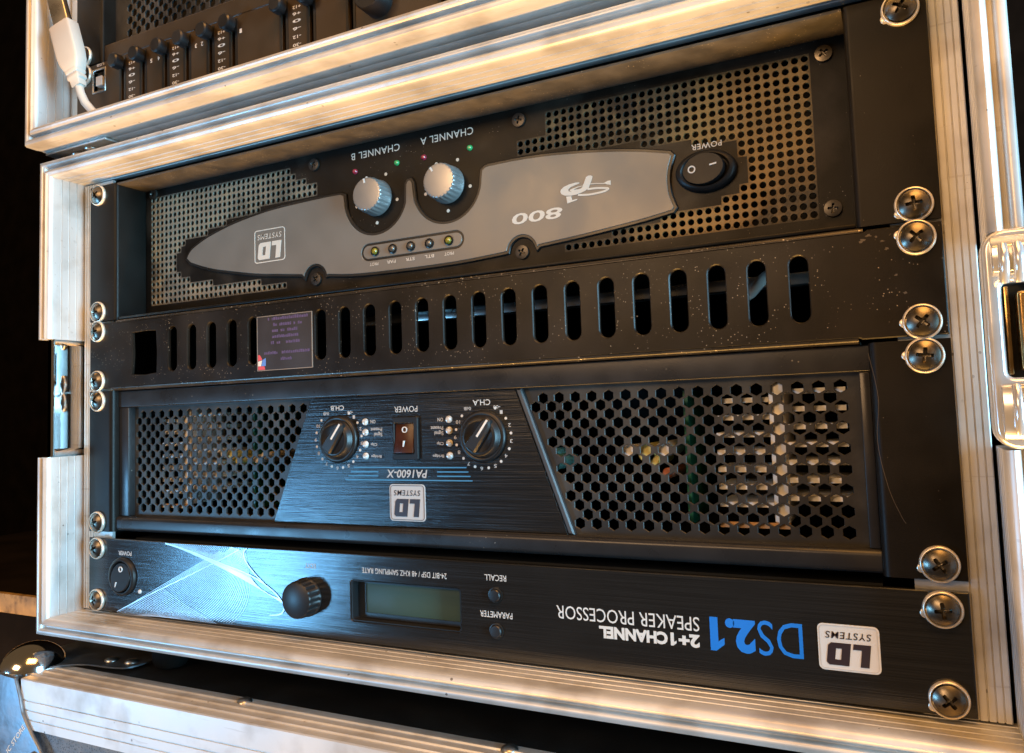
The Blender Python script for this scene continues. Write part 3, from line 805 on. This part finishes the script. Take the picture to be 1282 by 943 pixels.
for cx, cz, rr_ in ((214, 172.5, 1.5), (216.5, 174.2, 1.2), (221, 171.5, 0.9), (222.5, 168.5, 1.1), (219, 173.5, 0.7), (225, 158, 1.0), (227.5, 151, 0.9), (121, 150.6, 0.7), (123.3, 151, 0.6), (-205, 169, 0.8), (-172, 141, 0.7), (-128, 139.5, 0.6), (-112, 141, 0.7)):
    pl = [(cx + rr_ * rc.uniform(0.3, 1.2) * math.cos(R(a)), cz + 0.6 * rr_ * rc.uniform(0.3, 1.2) * math.sin(R(a))) for a in range(0, 360, 30)]
    part('paint_chip', M().plate(pl, [], -0.26, -0.19), 'scuff', vp, smooth=0)
rack_screws(vp, (139.6, 171.3), -0.25)
# things seen through the slots
bar = thing('support_bar', (150, 40, 165), 'grey metal bar lying behind the vent slots', 'metal bar')
part('bar', M().box(-60, 200, 38, 46, 163.5, 169), 'steel', bar, bev=0.6)
cab = thing('white_cable', (165, 30, 150), 'short white cable end showing through one vent slot beside the bar', 'cable')
part('cable', M().tube([(181, 34, 173), (172, 30, 166), (167, 31, 161), (160, 36, 158)], 2.6), 'white', cab)

# ================================================================== PA AMPLIFIER (2U)
HEXR = 2.68
hexhole = [(HEXR * math.cos(R(30 + 60 * k)), HEXR * math.sin(R(30 + 60 * k))) for k in range(6)]
diam = [(4.06, 0), (0, 4.14), (-4.06, 0), (0, -4.14)]
def hexmesh(parent, xa, xb, za, zb, y, keep, solid_pad=1, name='hex_grille', x_ref=202.4, z_ref=117.2):
    on, off_ = [], []
    j0 = int((za - z_ref) / 4.14) - 1; j1 = int((zb - z_ref) / 4.14) + 1
    for j in range(j0, j1 + 1):
        z = z_ref + j * 4.14
        i0 = int((xa - x_ref) / 8.12) - 1; i1 = int((xb - x_ref) / 8.12) + 1
        for i in range(i0, i1 + 1):
            x = x_ref + i * 8.12 + (4.06 if j % 2 else 0)
            if xa - 5 < x < xb + 5 and za - 5 < z < zb + 5:
                (on if keep(x, z) else off_).append((x, z))
    m = perforated(on, diam, hexhole, y, y + 1.2, 0.06)
    for x, z in off_:
        m.add([(x + a, y, z + b) for a, b in diam], [(0, 1, 2, 3)])
    return part(name, m, 'hexmesh', parent, smooth=0, fix=False, kind='stuff')

pa = thing('power_amplifier', (0, 0, 44.6), 'black amplifier with hexagonal grilles and brushed middle plate, under the vent panel', 'amplifier', 'rack amplifiers')
ear(pa, -1, 220.5, 241.3, 45.0, 133.0, 9.0, 3.0)
ear(pa, 1, 213.6, 241.3, 45.0, 133.0, 9.0, 3.0)
YP = 10.0
def bar_prof(za, zb, y0, y1, r, lo=True, hi=True):
    pr = []
    n = 6
    if lo:
        for k in range(n + 1):
            a = math.pi / 2 * k / n; pr.append((y0 + r - r * math.sin(a), za + r - r * math.cos(a)))
    else: pr.append((y0, za))
    if hi:
        for k in range(n + 1):
            a = math.pi / 2 * k / n; pr.append((y0 + r - r * math.cos(a), zb - r + r * math.sin(a)))
    else: pr.append((y0, zb))
    return pr + [(y1, zb), (y1, za)]
def hbar(name, za, zb, xa, xb, y0, y1, r, material='frame_pa', parent=pa):
    return part(name, M().extr(bar_prof(za, zb, y0, y1, r), lambda p, e: (xa if e == 0 else xb, p[0], p[1]), 0, 1), material, parent, smooth=50)
hbar('frame_bar', 122.3, 132.8, -220.4, 213.5, 5.0, 14, 0.9)
hbar('frame_bar', 45.2, 54.2, -220.4, 213.5, 3.2, 14, 2.4)
part('frame_side', M().box(-220.4, -211.5, 5.4, 14, 54.3, 122.2), 'frame_pa', pa, bev=0.6)
part('frame_side', M().box(209.5, 213.5, 5.4, 14, 54.3, 122.2), 'frame_pa', pa, bev=0.6)
def keepL(x, z):
    edge_ = -66.5 + (z - 121.5) * (27.4 / 66.8)
    return -208.5 < x < edge_ - 2.6 and 57 < z < 119.8
def keepR(x, z):
    edge_ = 62.4 + (121.3 - z) * (24.0 / 64.9)
    return edge_ + 2.6 < x < 204.6 and 57 < z < 119.8
hexmesh(pa, -210, -66, 52, 124, YP, keepL)
hexmesh(pa, 62, 208, 52, 124, YP, keepR)
trap = [(-94.2, 54.3), (83.6, 54.3), (59.0, 122.2), (-66.4, 122.2)]
cpn = part('centre_plate', M().plate(trap, [], YP - 2.2, YP - 0.1, 0.25), 'brushed', pa, smooth=0)
bevp = [(83.8, 54.3), (86.9, 54.3), (62.3, 122.2), (59.2, 122.2)]
part('edge_strip', M().plate(bevp, [], YP - 2.6, YP - 0.1, 0.7), 'darkalu', cpn, smooth=0)
YC = YP - 2.2
for c in ((-47.6, 99.8), (40.7, 99.8)):
    kn = part('level_knob', M().lathe((c[0], YC, c[1]), [(12.7, 0), (12.7, -1.0), (12.1, -1.8), (11.2, -2.0), (10.6, -1.8), (10.2, -2.4), (9.4, -4.4), (8.8, -4.9), (7.9, -5.0), (7.2, -4.4), (0, -4.2)], 64), 'knob', pa, smooth=45)
    an = R(53)
    def rot(u, v): return (c[0] + u * math.cos(an) - v * math.sin(an), c[1] + u * math.sin(an) + v * math.cos(an))
    grip = [rot(*p) for p in ((-7.6, -2.6), (-6.8, -3.6), (8.0, -2.9), (10.6, -1.2), (10.6, 1.2), (8.0, 2.9), (-6.8, 3.6), (-7.6, 2.6))]
    part('grip', M().plate(grip, [], YC - 6.6, YC - 3.5, 0.9), 'knob', kn, smooth=40)
    part('pointer', M().plate([rot(*p) for p in ((0.2, -0.5), (9.9, -0.5), (9.9, 0.5), (0.2, 0.5))], [], YC - 6.8, YC - 6.4), 'print', kn, smooth=0)
    dd = [circ(c[0] + 15.4 * math.cos(R(62 - 28.4 * k)), c[1] + 15.4 * math.sin(R(62 - 28.4 * k)), 0.72, 0, 360, 10) for k in range(11)]
    part('scale_dots', flat(dd, YC - 0.02), 'print', pa, smooth=0)
    for k, t_ in enumerate(('1', '2', '3', '4', '5', '6', '7', '8', '9', '10')):
        a = R(62 - 28.4 * (k + 0.5))
        x, z = c[0] + 15.6 * math.cos(a), c[1] + 15.6 * math.sin(a)
        hw = 0.75 if len(t_) == 1 else 1.2
        text(t_, x - hw, x + hw, z - 0.9, z + 0.9, YC - 0.08, 'printgrey', pa, bold=0.01, name='scale_number')
    text('0dB', c[0] - 10.2, c[0] - 6.2, c[1] + 13.0, c[1] + 14.6, YC - 0.08, 'printgrey', pa, bold=0.01)
    text('-oo', c[0] + 6.2, c[0] + 10.0, c[1] + 13.4, c[1] + 14.9, YC - 0.08, 'printgrey', pa, bold=0.01)
text('CH.B', -52.6, -43.6, 115.2, 117.8, YC - 0.08, 'print', pa, bold=0.01)
text('CH.A', 35.6, 45.4, 115.0, 117.8, YC - 0.08, 'print', pa, bold=0.01)
text('POWER', -11.0, 3.2, 113.0, 116.0, YC - 0.08, 'print', pa, bold=0.0)
swp = part('switch_bezel', M().plate(rrect(-11.4, 4.0, 88.6, 110.6, 0.8), [rrect(-10.3, 1.4, 91.8, 107.4, 0.5)], YC - 1.6, YC + 1, 0.35), 'plastic', pa, smooth=30)
rkp = M().add([(-10.1, YC - 0.6, 107.2), (1.2, YC - 0.6, 107.2), (1.2, YC - 1.0, 100.2), (-10.1, YC - 1.0, 100.2), (1.2, YC - 2.8, 92.2), (-10.1, YC - 2.8, 92.2), (-10.1, YC + 0.8, 107.2), (1.2, YC + 0.8, 107.2), (1.2, YC + 0.8, 92.2), (-10.1, YC + 0.8, 92.2)],
     [(0, 1, 2, 3), (3, 2, 4, 5), (0, 6, 7, 1), (5, 4, 8, 9), (0, 3, 5, 9, 6), (1, 7, 8, 4, 2)])
rkpo = part('rocker', rkp, 'rocker', swp, bev=0.35, smooth=30)
part('rocker_mark', M().plate(circ(-4.4, 104.0, 1.6, 0, 360, 20), [circ(-4.4, 104.0, 1.1, 0, 360, 20)], YC - 1.1, YC - 0.75), 'print', rkpo, smooth=0)
part('rocker_mark', M().plate([(-4.9, 95.4), (-4.3, 95.4), (-3.9, 98.4), (-4.5, 98.4)], [], YC - 2.4, YC - 1.4), 'print', rkpo, smooth=0)
for x, sd in ((-29.7, 1), (21.7, -1)):
    for z, t_ in ((108.6, 'ON'), (103.1, 'Signal\nPresent'), (96.8, 'Clip'), (90.6, 'Bridge')):
        part('indicator_light', M().lathe((x, YC, z), [(1.9, 0), (1.8, -0.6), (1.2, -1.3), (0, -1.6)], 18), 'ledclear', pa)
        wdt = {'ON': 3.2, 'Clip': 4.0, 'Bridge': 6.6}.get(t_, 7.4); ht = 4.6 if '\n' in t_ else 1.9
        xa = x + sd * 3.4; xb = xa + sd * wdt
        text(t_, min(xa, xb), max(xa, xb), z - ht / 2, z + ht / 2, YC - 0.08, 'printgrey', pa, bold=0.012)
bl = []
for k in range(4):
    z = 84.7 - 2.15 * k
    xl = -37.8 - 5.6 * k / 3; xr = 31.0 + 3.2 * k / 3
    if k in (0, 3): bl.append([(xl, z), (xr, z)])
    else: bl += [[(xl, z), (-22.0, z)], [(14.0, z), (xr, z)]]
part('stripe_print', ribbons(bl, 0.62, YC - 0.1), 'printcyan', pa, smooth=0, fix=False)
text('PA1600-X', -16.8, 8.2, 79.4, 83.6, YC - 0.1, 'printgrey', pa, bold=0.018, shear=0.18)
badge(-15.0, 6.7, 57.6, 76.2, YC - 0.02, pa, 'printblack', 'printgrey', 'printblack', 0.25)
rack_screws(pa, (50.8, 127.0))
hairp = spline([(213.5 + 1.0 * 0, 129), (216.0, 112), (214.8, 95), (217.5, 78), (221, 68), (222.5, 65)], 8)
part('hairline_scratch', ribbons([hairp], 0.16, -0.06), 'scuff', pa, smooth=0, fix=False)
# inside of the amplifier, seen through the hexagons
part('chassis', M().add([(-212, 12, 47), (212, 12, 47), (212, 12, 131), (-212, 12, 131), (-212, 200, 47), (212, 200, 47), (212, 200, 131), (-212, 200, 131)],
     [(0, 1, 5, 4), (1, 2, 6, 5), (2, 3, 7, 6), (3, 0, 4, 7), (4, 5, 6, 7)]), 'cavity', pa, smooth=0)
for (xs_, xl, xr) in ((174.5, 152, 204), (-170.5, -190, -140)):
    hs_ = part('heat_sink', M().box(xs_ - 0.2, xs_ + 6.0, 12.2, 40, 62, 119.5), 'heats', pa, bev=0.4)
    for k in range(7):
        z = 68.0 + 7.3 * k
        part('fin', M().box(xl, xs_ - 0.4, 13.0, 40, z, z + 2.1), 'heats', hs_)
        part('fin', M().box(xs_ + 6.2, xr, 13.0, 40, z + 3.0, z + 5.1), 'heats', hs_)
    part('warm_lit_strip', M().box(xl, xs_ + 6, 12.0, 12.9, 59.5, 61.9), 'warmlit', hs_)  # orange strip stands in for warm light on the bottom row
part('circuit_board', M().box(137.5, 139.6, 16, 90, 60, 118), 'pcb', pa)
part('circuit_board', M().box(-120, -118, 18, 90, 60, 118), 'pcb', pa)
for (x, z, r, mm_) in ((121, 91, 4.2, 'capy'), (128.5, 92.5, 3.4, 'heats'), (112.5, 92, 2.6, 'heats'), (130, 82, 2.4, 'orange'), (75, 86.5, 3.6, 'teal'), (72, 90.5, 2.5, 'teal'), (124, 88, 2.6, 'capy'),
                       (-131, 91, 3.2, 'capy'), (-126, 88, 2.4, 'capy'), (-112, 89, 2.4, 'heats'), (-106, 91, 2.0, 'heats'), (-138, 92, 2.2, 'heats')):
    part('component', M().lathe((x, 12.6, z), [(r, 25), (r, 0.4), (r - 0.4, 0), (0, 0)], 16), mm_, pa)

# ================================================================== SPEAKER PROCESSOR (1U)
DZ = -3.4
ds = thing('speaker_processor', (0, 0, -3.6), 'slim black speaker processor with small green display and blue lettering, lowest in the rack', 'processor')
lcdh = rrect(-35.2, 29.9, 7.2, 27.8, 1.8)
part('faceplate', M().plate([(-241.2, DZ + 0.2), (241.2, DZ + 0.2), (241.2, DZ + 44.4), (-241.2, DZ + 44.4)], [lcdh], -0.2, 2.8, 0.4), 'brushed_ds', ds, smooth=0)
part('chassis', M().box(-213, 213, 12, 240, -2.5, 40), 'cavity', ds)
wm = M()
fr_o = rrect(-35.2, 29.9, 7.2, 27.8, 1.8); fr_i = rrect(-34.6, 29.3, 7.8, 27.2, 1.5)
part('display_frame', M().plate(offs(fr_o, -0.05), [fr_i], 0.4, 7.0, 0.1), 'plastic', ds, smooth=40)
part('display', M().box(-34.5, 29.2, 5.6, 7.4, 7.9, 27.1), 'lcd', ds, bev=0.1)
part('display_mask', M().plate([(-34.4, 8), (29.1, 8), (29.1, 27), (-34.4, 27)], [[(-29.5, 10.6), (26.6, 10.6), (26.6, 25.6), (-29.5, 25.6)]], 5.2, 5.55), 'rim', ds, smooth=0)
text('24-BIT DSP / 48 KHZ SAMPLING RATE', -27.6, 22.8, 31.9, 34.6, -0.3, 'print', ds, bold=0.0)
text('RECALL', 43.6, 55.0, 32.8, 35.6, -0.3, 'print', ds, bold=0.004)
text('PARAMETER', 40.6, 57.6, 15.9, 18.7, -0.3, 'print', ds, bold=0.004)
text('EDIT', -65.0, -58.0, 32.2, 34.6, -0.3, 'printgrey', ds)
text('POWER', -213.2, -201.4, 31.4, 34.0, -0.3, 'print', ds, bold=0.01)
for z in (26.3, 9.9):
    b_ = part('button_collar', M().lathe((49.2, -0.2, z), [(3.6, 0.2), (3.6, -0.5), (3.1, -0.6), (3.0, 0.1)], 24), 'rim', ds)
    part('button', M().lathe((49.2, -0.2, z), [(2.9, 0.3), (2.9, -1.4), (2.5, -1.8), (0, -2.0)], 24), 'knob', b_)
kn = part('edit_knob', M().lathe((-64.6, -0.2, 16.9), [(10.2, 0.1), (10.2, -0.8), (9.9, -1.2), (9.7, -7.2), (9.3, -8.2), (8.7, -8.6), (0, -8.6)], 120, flute=18, fd=0.5, fr=(2, 3)), 'knob', ds, smooth=45)
swd = part('switch_bezel', M().lathe((-209.0, -0.2, 18.6), [(11.6, 0.1), (11.5, -1.4), (10.8, -2.2), (9.8, -2.3), (9.2, -1.6), (9.0, 0)], 48), 'plastic', ds, smooth=50)
rk = M().lathe((-209.0, -0.2, 18.6), [(8.7, 0), (8.7, -1.8), (8.2, -2.4), (0, -2.4)], 40)
rk.v = [(x, y + 0.16 * (z - 18.6) * (1 if y < -1 else 0), z) for x, y, z in rk.v]
rkd = part('rocker', rk, 'plastic', swd, smooth=40)
part('rocker_mark', M().plate(circ(-209.0, 23.2, 1.7, 0, 360, 18), [circ(-209, 23.2, 1.1, 0, 360, 18)], -2.35, -1.9), 'print', rkd, smooth=0)
part('rocker_mark', M().plate([(-212.6, 12.6), (-211.8, 12.6), (-211.0, 15.6), (-211.8, 15.6)], [], -3.6, -3.0), 'print', rkd, smooth=0)
part('power_light', M().lathe((-193.8, -0.2, 10.6), [(1.3, 0), (1.1, -0.7), (0, -1.0)], 14), 'print', ds)
text('SPEAKER PROCESSOR', 79.8, 143.7, 18.4, 24.2, -0.3, 'print', ds, bold=0.0)
def one(xl, xr, zb, zt, y, material, parent):
    pts1 = ((.40, 0), (.86, 0), (.86, 1), (.52, 1), (.05, .80), (.05, .60), (.40, .72))
    return part('lettering', M().plate([(xr - u * (xr - xl), zt - v * (zt - zb)) for u, v in pts1], [], y, y + 0.08), material, parent, smooth=0)
text('CHANNEL', 99.8, 130.2, 11.7, 17.0, -0.3, 'print', ds, bold=0.05)
one(131.0, 134.0, 11.7, 17.0, -0.3, 'print', ds)
text('2+', 134.8, 143.6, 11.7, 17.0, -0.3, 'print', ds, bold=0.05)
text('DS', 166.8, 183.8, 11.5, 25.2, -0.3, 'printblue', ds, bold=-0.004)
one(147.0, 154.0, 11.5, 24.9, -0.3, 'printblue', ds)
text('2.', 154.2, 166.0, 11.5, 24.9, -0.3, 'printblue', ds, bold=0.055)
badge(189.3, 211.0, 8.8, 26.2, -0.2, ds, 'printblack', 'print', 'printgrey', 0.2)
# fan of fine printed curves at the left
lines = []
def clipz(p): return [q_ for q_ in p if -2.9 < q_[1] < 40.6]
for k in range(44):
    t = k / 43
    a = Vector((-214 + 92 * t, -3.0)); b = Vector((-121 + 13 * t, 41.0 - 2 * t)); c = Vector((-150 + 66 * t, 20 - 6 * t))
    pts_ = []
    for i in range(15):
        s_ = i / 14
        base = a.lerp(b, s_); bow = 4 * s_ * (1 - s_)
        pts_.append((base.x + bow * 9 * t, base.y - bow * 5.5 * t))
    p_ = clipz(pts_)
    if len(p_) > 2: lines.append(p_)
for k in range(36):
    t = k / 35
    a = Vector((-171 + 62 * t, 40.5)); b = Vector((-79.8 - 4 * t, 12 + 3 * t)); 
    pts_ = []
    for i in range(15):
        s_ = i / 14; base = a.lerp(b, s_); bow = 4 * s_ * (1 - s_)
        pts_.append((base.x - bow * 6 * t * t, base.y + bow * (2.2 - 6.5 * t)))
    lines.append(clipz(pts_))
for k in range(26):
    t = k / 25
    a = Vector((-214 + 40 * t, -3.0 + 10.5 * t * 1.6)); b = Vector((-180 + 50 * t, -3.0))
    lines.append([(a.x, a.y), ((a.x + b.x) / 2 - 2, (a.y + b.y) / 2 - 1.0 * (1 - t)), (b.x, b.y + 0.2)])
part('line_art', ribbons(lines, 0.2, -0.32), 'lineart', ds, smooth=0, fix=False)
main = spline([(-171.4, 40.4), (-150, 36.6), (-127.8, 31.6), (-110, 27.6), (-97.7, 23.6), (-86, 17.5), (-80.2, 11.6), (-80.6, 8.0), (-84, 6.2), (-90, 5.4)], 6)
side = spline([(-106.5, 40.4), (-108.8, 38.2), (-107, 33.0), (-101, 27.2), (-94, 22.2)], 6)
dia = spline([(-214.0, -2.8), (-190, 7.5), (-160, 19.5), (-128, 32.5), (-112, 39.6)], 6)
part('line_art', ribbons([main, side], 0.75, -0.66), 'lineart', ds, smooth=0, fix=False)
part('line_art', ribbons([dia], 0.5, -0.68), 'lineart', ds, smooth=0, fix=False)
rack_screws(ds, (6.35 + DZ, 38.1 + DZ), -0.25)

# ================================================================== EQUIPMENT IN THE TOP CASE
YU = -10.0
mx = thing('fader_mixer', (0, -10, 297.6), 'brown black mixer panel with a row of fader caps, lowest in the case on top', 'mixer')
def fslot(x): return [(x - 1.6, 303), (x + 1.6, 303), (x + 1.6, 338.5), (x - 1.6, 338.5)]
fx = [-197.0, -178.2, -158.5, -140.2, -121.2, -103.2, -65.6, -46.4, -20, 36, 55, 74, 93]
usb_hole = [(-224.5, 323.5), (-214.0, 323.5), (-214.0, 337.0), (-224.5, 337.0)]
part('faceplate', M().plate([(-241, 297.8), (241, 297.8), (241, 341.6), (-241, 341.6)], [fslot(x) for x in fx] + [usb_hole], YU, YU + 2.5, 0.3), 'mixer', mx, smooth=0)
part('chassis', M().box(-213, 213, YU + 9, 200, 298.5, 341), 'cavity', mx)
port = part('usb_port', M().plate([(-225.6, 322.4), (-212.9, 322.4), (-212.9, 338.1), (-225.6, 338.1)], [usb_hole], YU - 0.5, YU + 8), 'steel', mx, bev=0.3)
part('port_tongue', M().box(-222, -216.5, YU - 0.3, YU + 6, 327, 333), 'white', port)
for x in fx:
    part('slot_shade', M().plate([(x - 3.1, 301), (x + 3.1, 301), (x + 3.1, 340), (x - 3.1, 340)], [fslot(x)], YU - 0.35, YU - 0.02), 'rim', mx, smooth=0)  # dark surround stands in for the shadow along the fader slot
    fc = part('fader_cap', M().plate(rrect(x - 4.3, x + 4.3, 331.4, 340.2, 3.9), [], YU - 8.0, YU - 2.5, 0.8), 'knob', mx, smooth=40)
    part('fader_stem', M().box(x - 1.0, x + 1.0, YU - 3.2, YU + 5, 333, 338.5), 'rim', fc)
for x in (-188.5, -150.0, -112.5, -56.5, 45, 83):
    for k, z in enumerate((334.8, 331.0, 327.0, 322.6, 318.0, 313.5)):
        text(('+12', '+6', '0', '-6', '-12', '-30')[k], x - 2.9, x + 2.9, z - 0.9, z + 0.9, YU - 0.1, 'print', mx, bold=0.02, name='scale_number')
for x, t_ in ((-171.0, '5'), (-164.5, '4'), (-133, '3'), (-128, '2'), (-97.5, '1')):
    text(t_, x - 0.9, x + 0.9, 330.5, 333.0, YU - 0.1, 'print', mx, bold=0.02, name='scale_number')
text('USB', -221.5, -214.5, 340.0 - 0.6, 341.2, YU - 0.1, 'print', mx, bold=0.02)
kn = part('round_knob', M().lathe((-2.0, YU, 322.5), [(8.5, 0), (8.3, -10), (7.6, -11), (0, -11)], 40), 'knob', mx)

ua = thing('power_amplifier', (0, -10, 342), 'amplifier with perforated front above the fader mixer, in the case on top', 'amplifier', 'rack amplifiers')
ear(ua, -1, 217.0, 241.3, 342.4, 430.5, 12, 2.2, y0=YU)
ear(ua, 1, 213.0, 241.3, 342.4, 430.5, 12, 2.2, y0=YU)
hbar('frame_bar', 342.6, 354.0, -216.8, 212.8, YU + 2.0, 4, 1.5, 'mixer', ua)
hbar('frame_bar', 419.0, 430.0, -216.8, 212.8, YU + 2.0, 4, 1.5, 'mixer', ua)
hexmesh(ua, -216, 212, 350, 424, 0.0, lambda x, z: -204 < x < 204 and 358 < z < 416, z_ref=362.0)
part('chassis', M().box(-213, 213, 40, 200, 344, 430), 'cavity', ua)
rack_screws(ua, (348.5, 424.0), YU - 0.05)
rack_screws(mx, (304.2, 336.2), YU - 0.05)

# USB lead hanging in front of the mixer
us = thing('usb_cable', (-225, -26, 305), 'white plug of a cable hanging in front of the mixer ear', 'cable')
ax0, ax1 = Vector((-235.0, -27, 376.5)), Vector((-217.0, -25, 320))
dirv = (ax1 - ax0).normalized(); sidev = Vector((0.93, 0.12, 0.33)).normalized(); sidev = (sidev - dirv * sidev.dot(dirv)).normalized(); norv = dirv.cross(sidev)
def sweep(stations):
    m = M(); rows = []
    for t, a, b in stations:
        c = ax0 + dirv * t
        row = []
        for k in range(20):
            an = 2 * math.pi * k / 20
            cc, ss = math.cos(an), math.sin(an)
            e = 0.22
            row.append(c + sidev * a * math.copysign(abs(cc) ** e, cc) + norv * b * math.copysign(abs(ss) ** e, ss))
        rows.append(row)
    vs = [p for r in rows for p in r]; n = 20
    fs = [(j * n + i, j * n + (i + 1) % n, (j + 1) * n + (i + 1) % n, (j + 1) * n + i) for j in range(len(rows) - 1) for i in range(n)]
    fs += [tuple(range(n)), tuple((len(rows) - 1) * n + i for i in range(n))]
    return m.add(vs, fs)
part('plug_shell', sweep([(-14, 6.0, 2.3), (17, 6.0, 2.3)]), 'steel', us, smooth=40)
pb = part('plug_body', sweep([(15, 7.4, 4.0), (16, 8.2, 4.6), (36, 8.2, 4.6), (42, 7.6, 4.4), (48, 5.2, 4.0), (49, 4.6, 3.6)]), 'white', us, smooth=50)
part('strain_relief', sweep([(48, 4.8, 4.0), (50, 4.8, 4.0), (51, 4.0, 3.4), (52, 4.6, 3.8), (54, 4.6, 3.8), (55, 3.6, 3.2), (59, 3.4, 3.0)]), 'white', pb, smooth=40)
e_ = ax0 + dirv * 58
part('cable', M().tube([e_, e_ + dirv * 6, e_ + dirv * 12 + Vector((0.5, 1, 0)), e_ + dirv * 18 + Vector((2, 4, 0)), Vector((-203, -14, 299)), Vector((-180, 10, 300)), Vector((-160, 12, 306))][:5], 2.5), 'white', us)
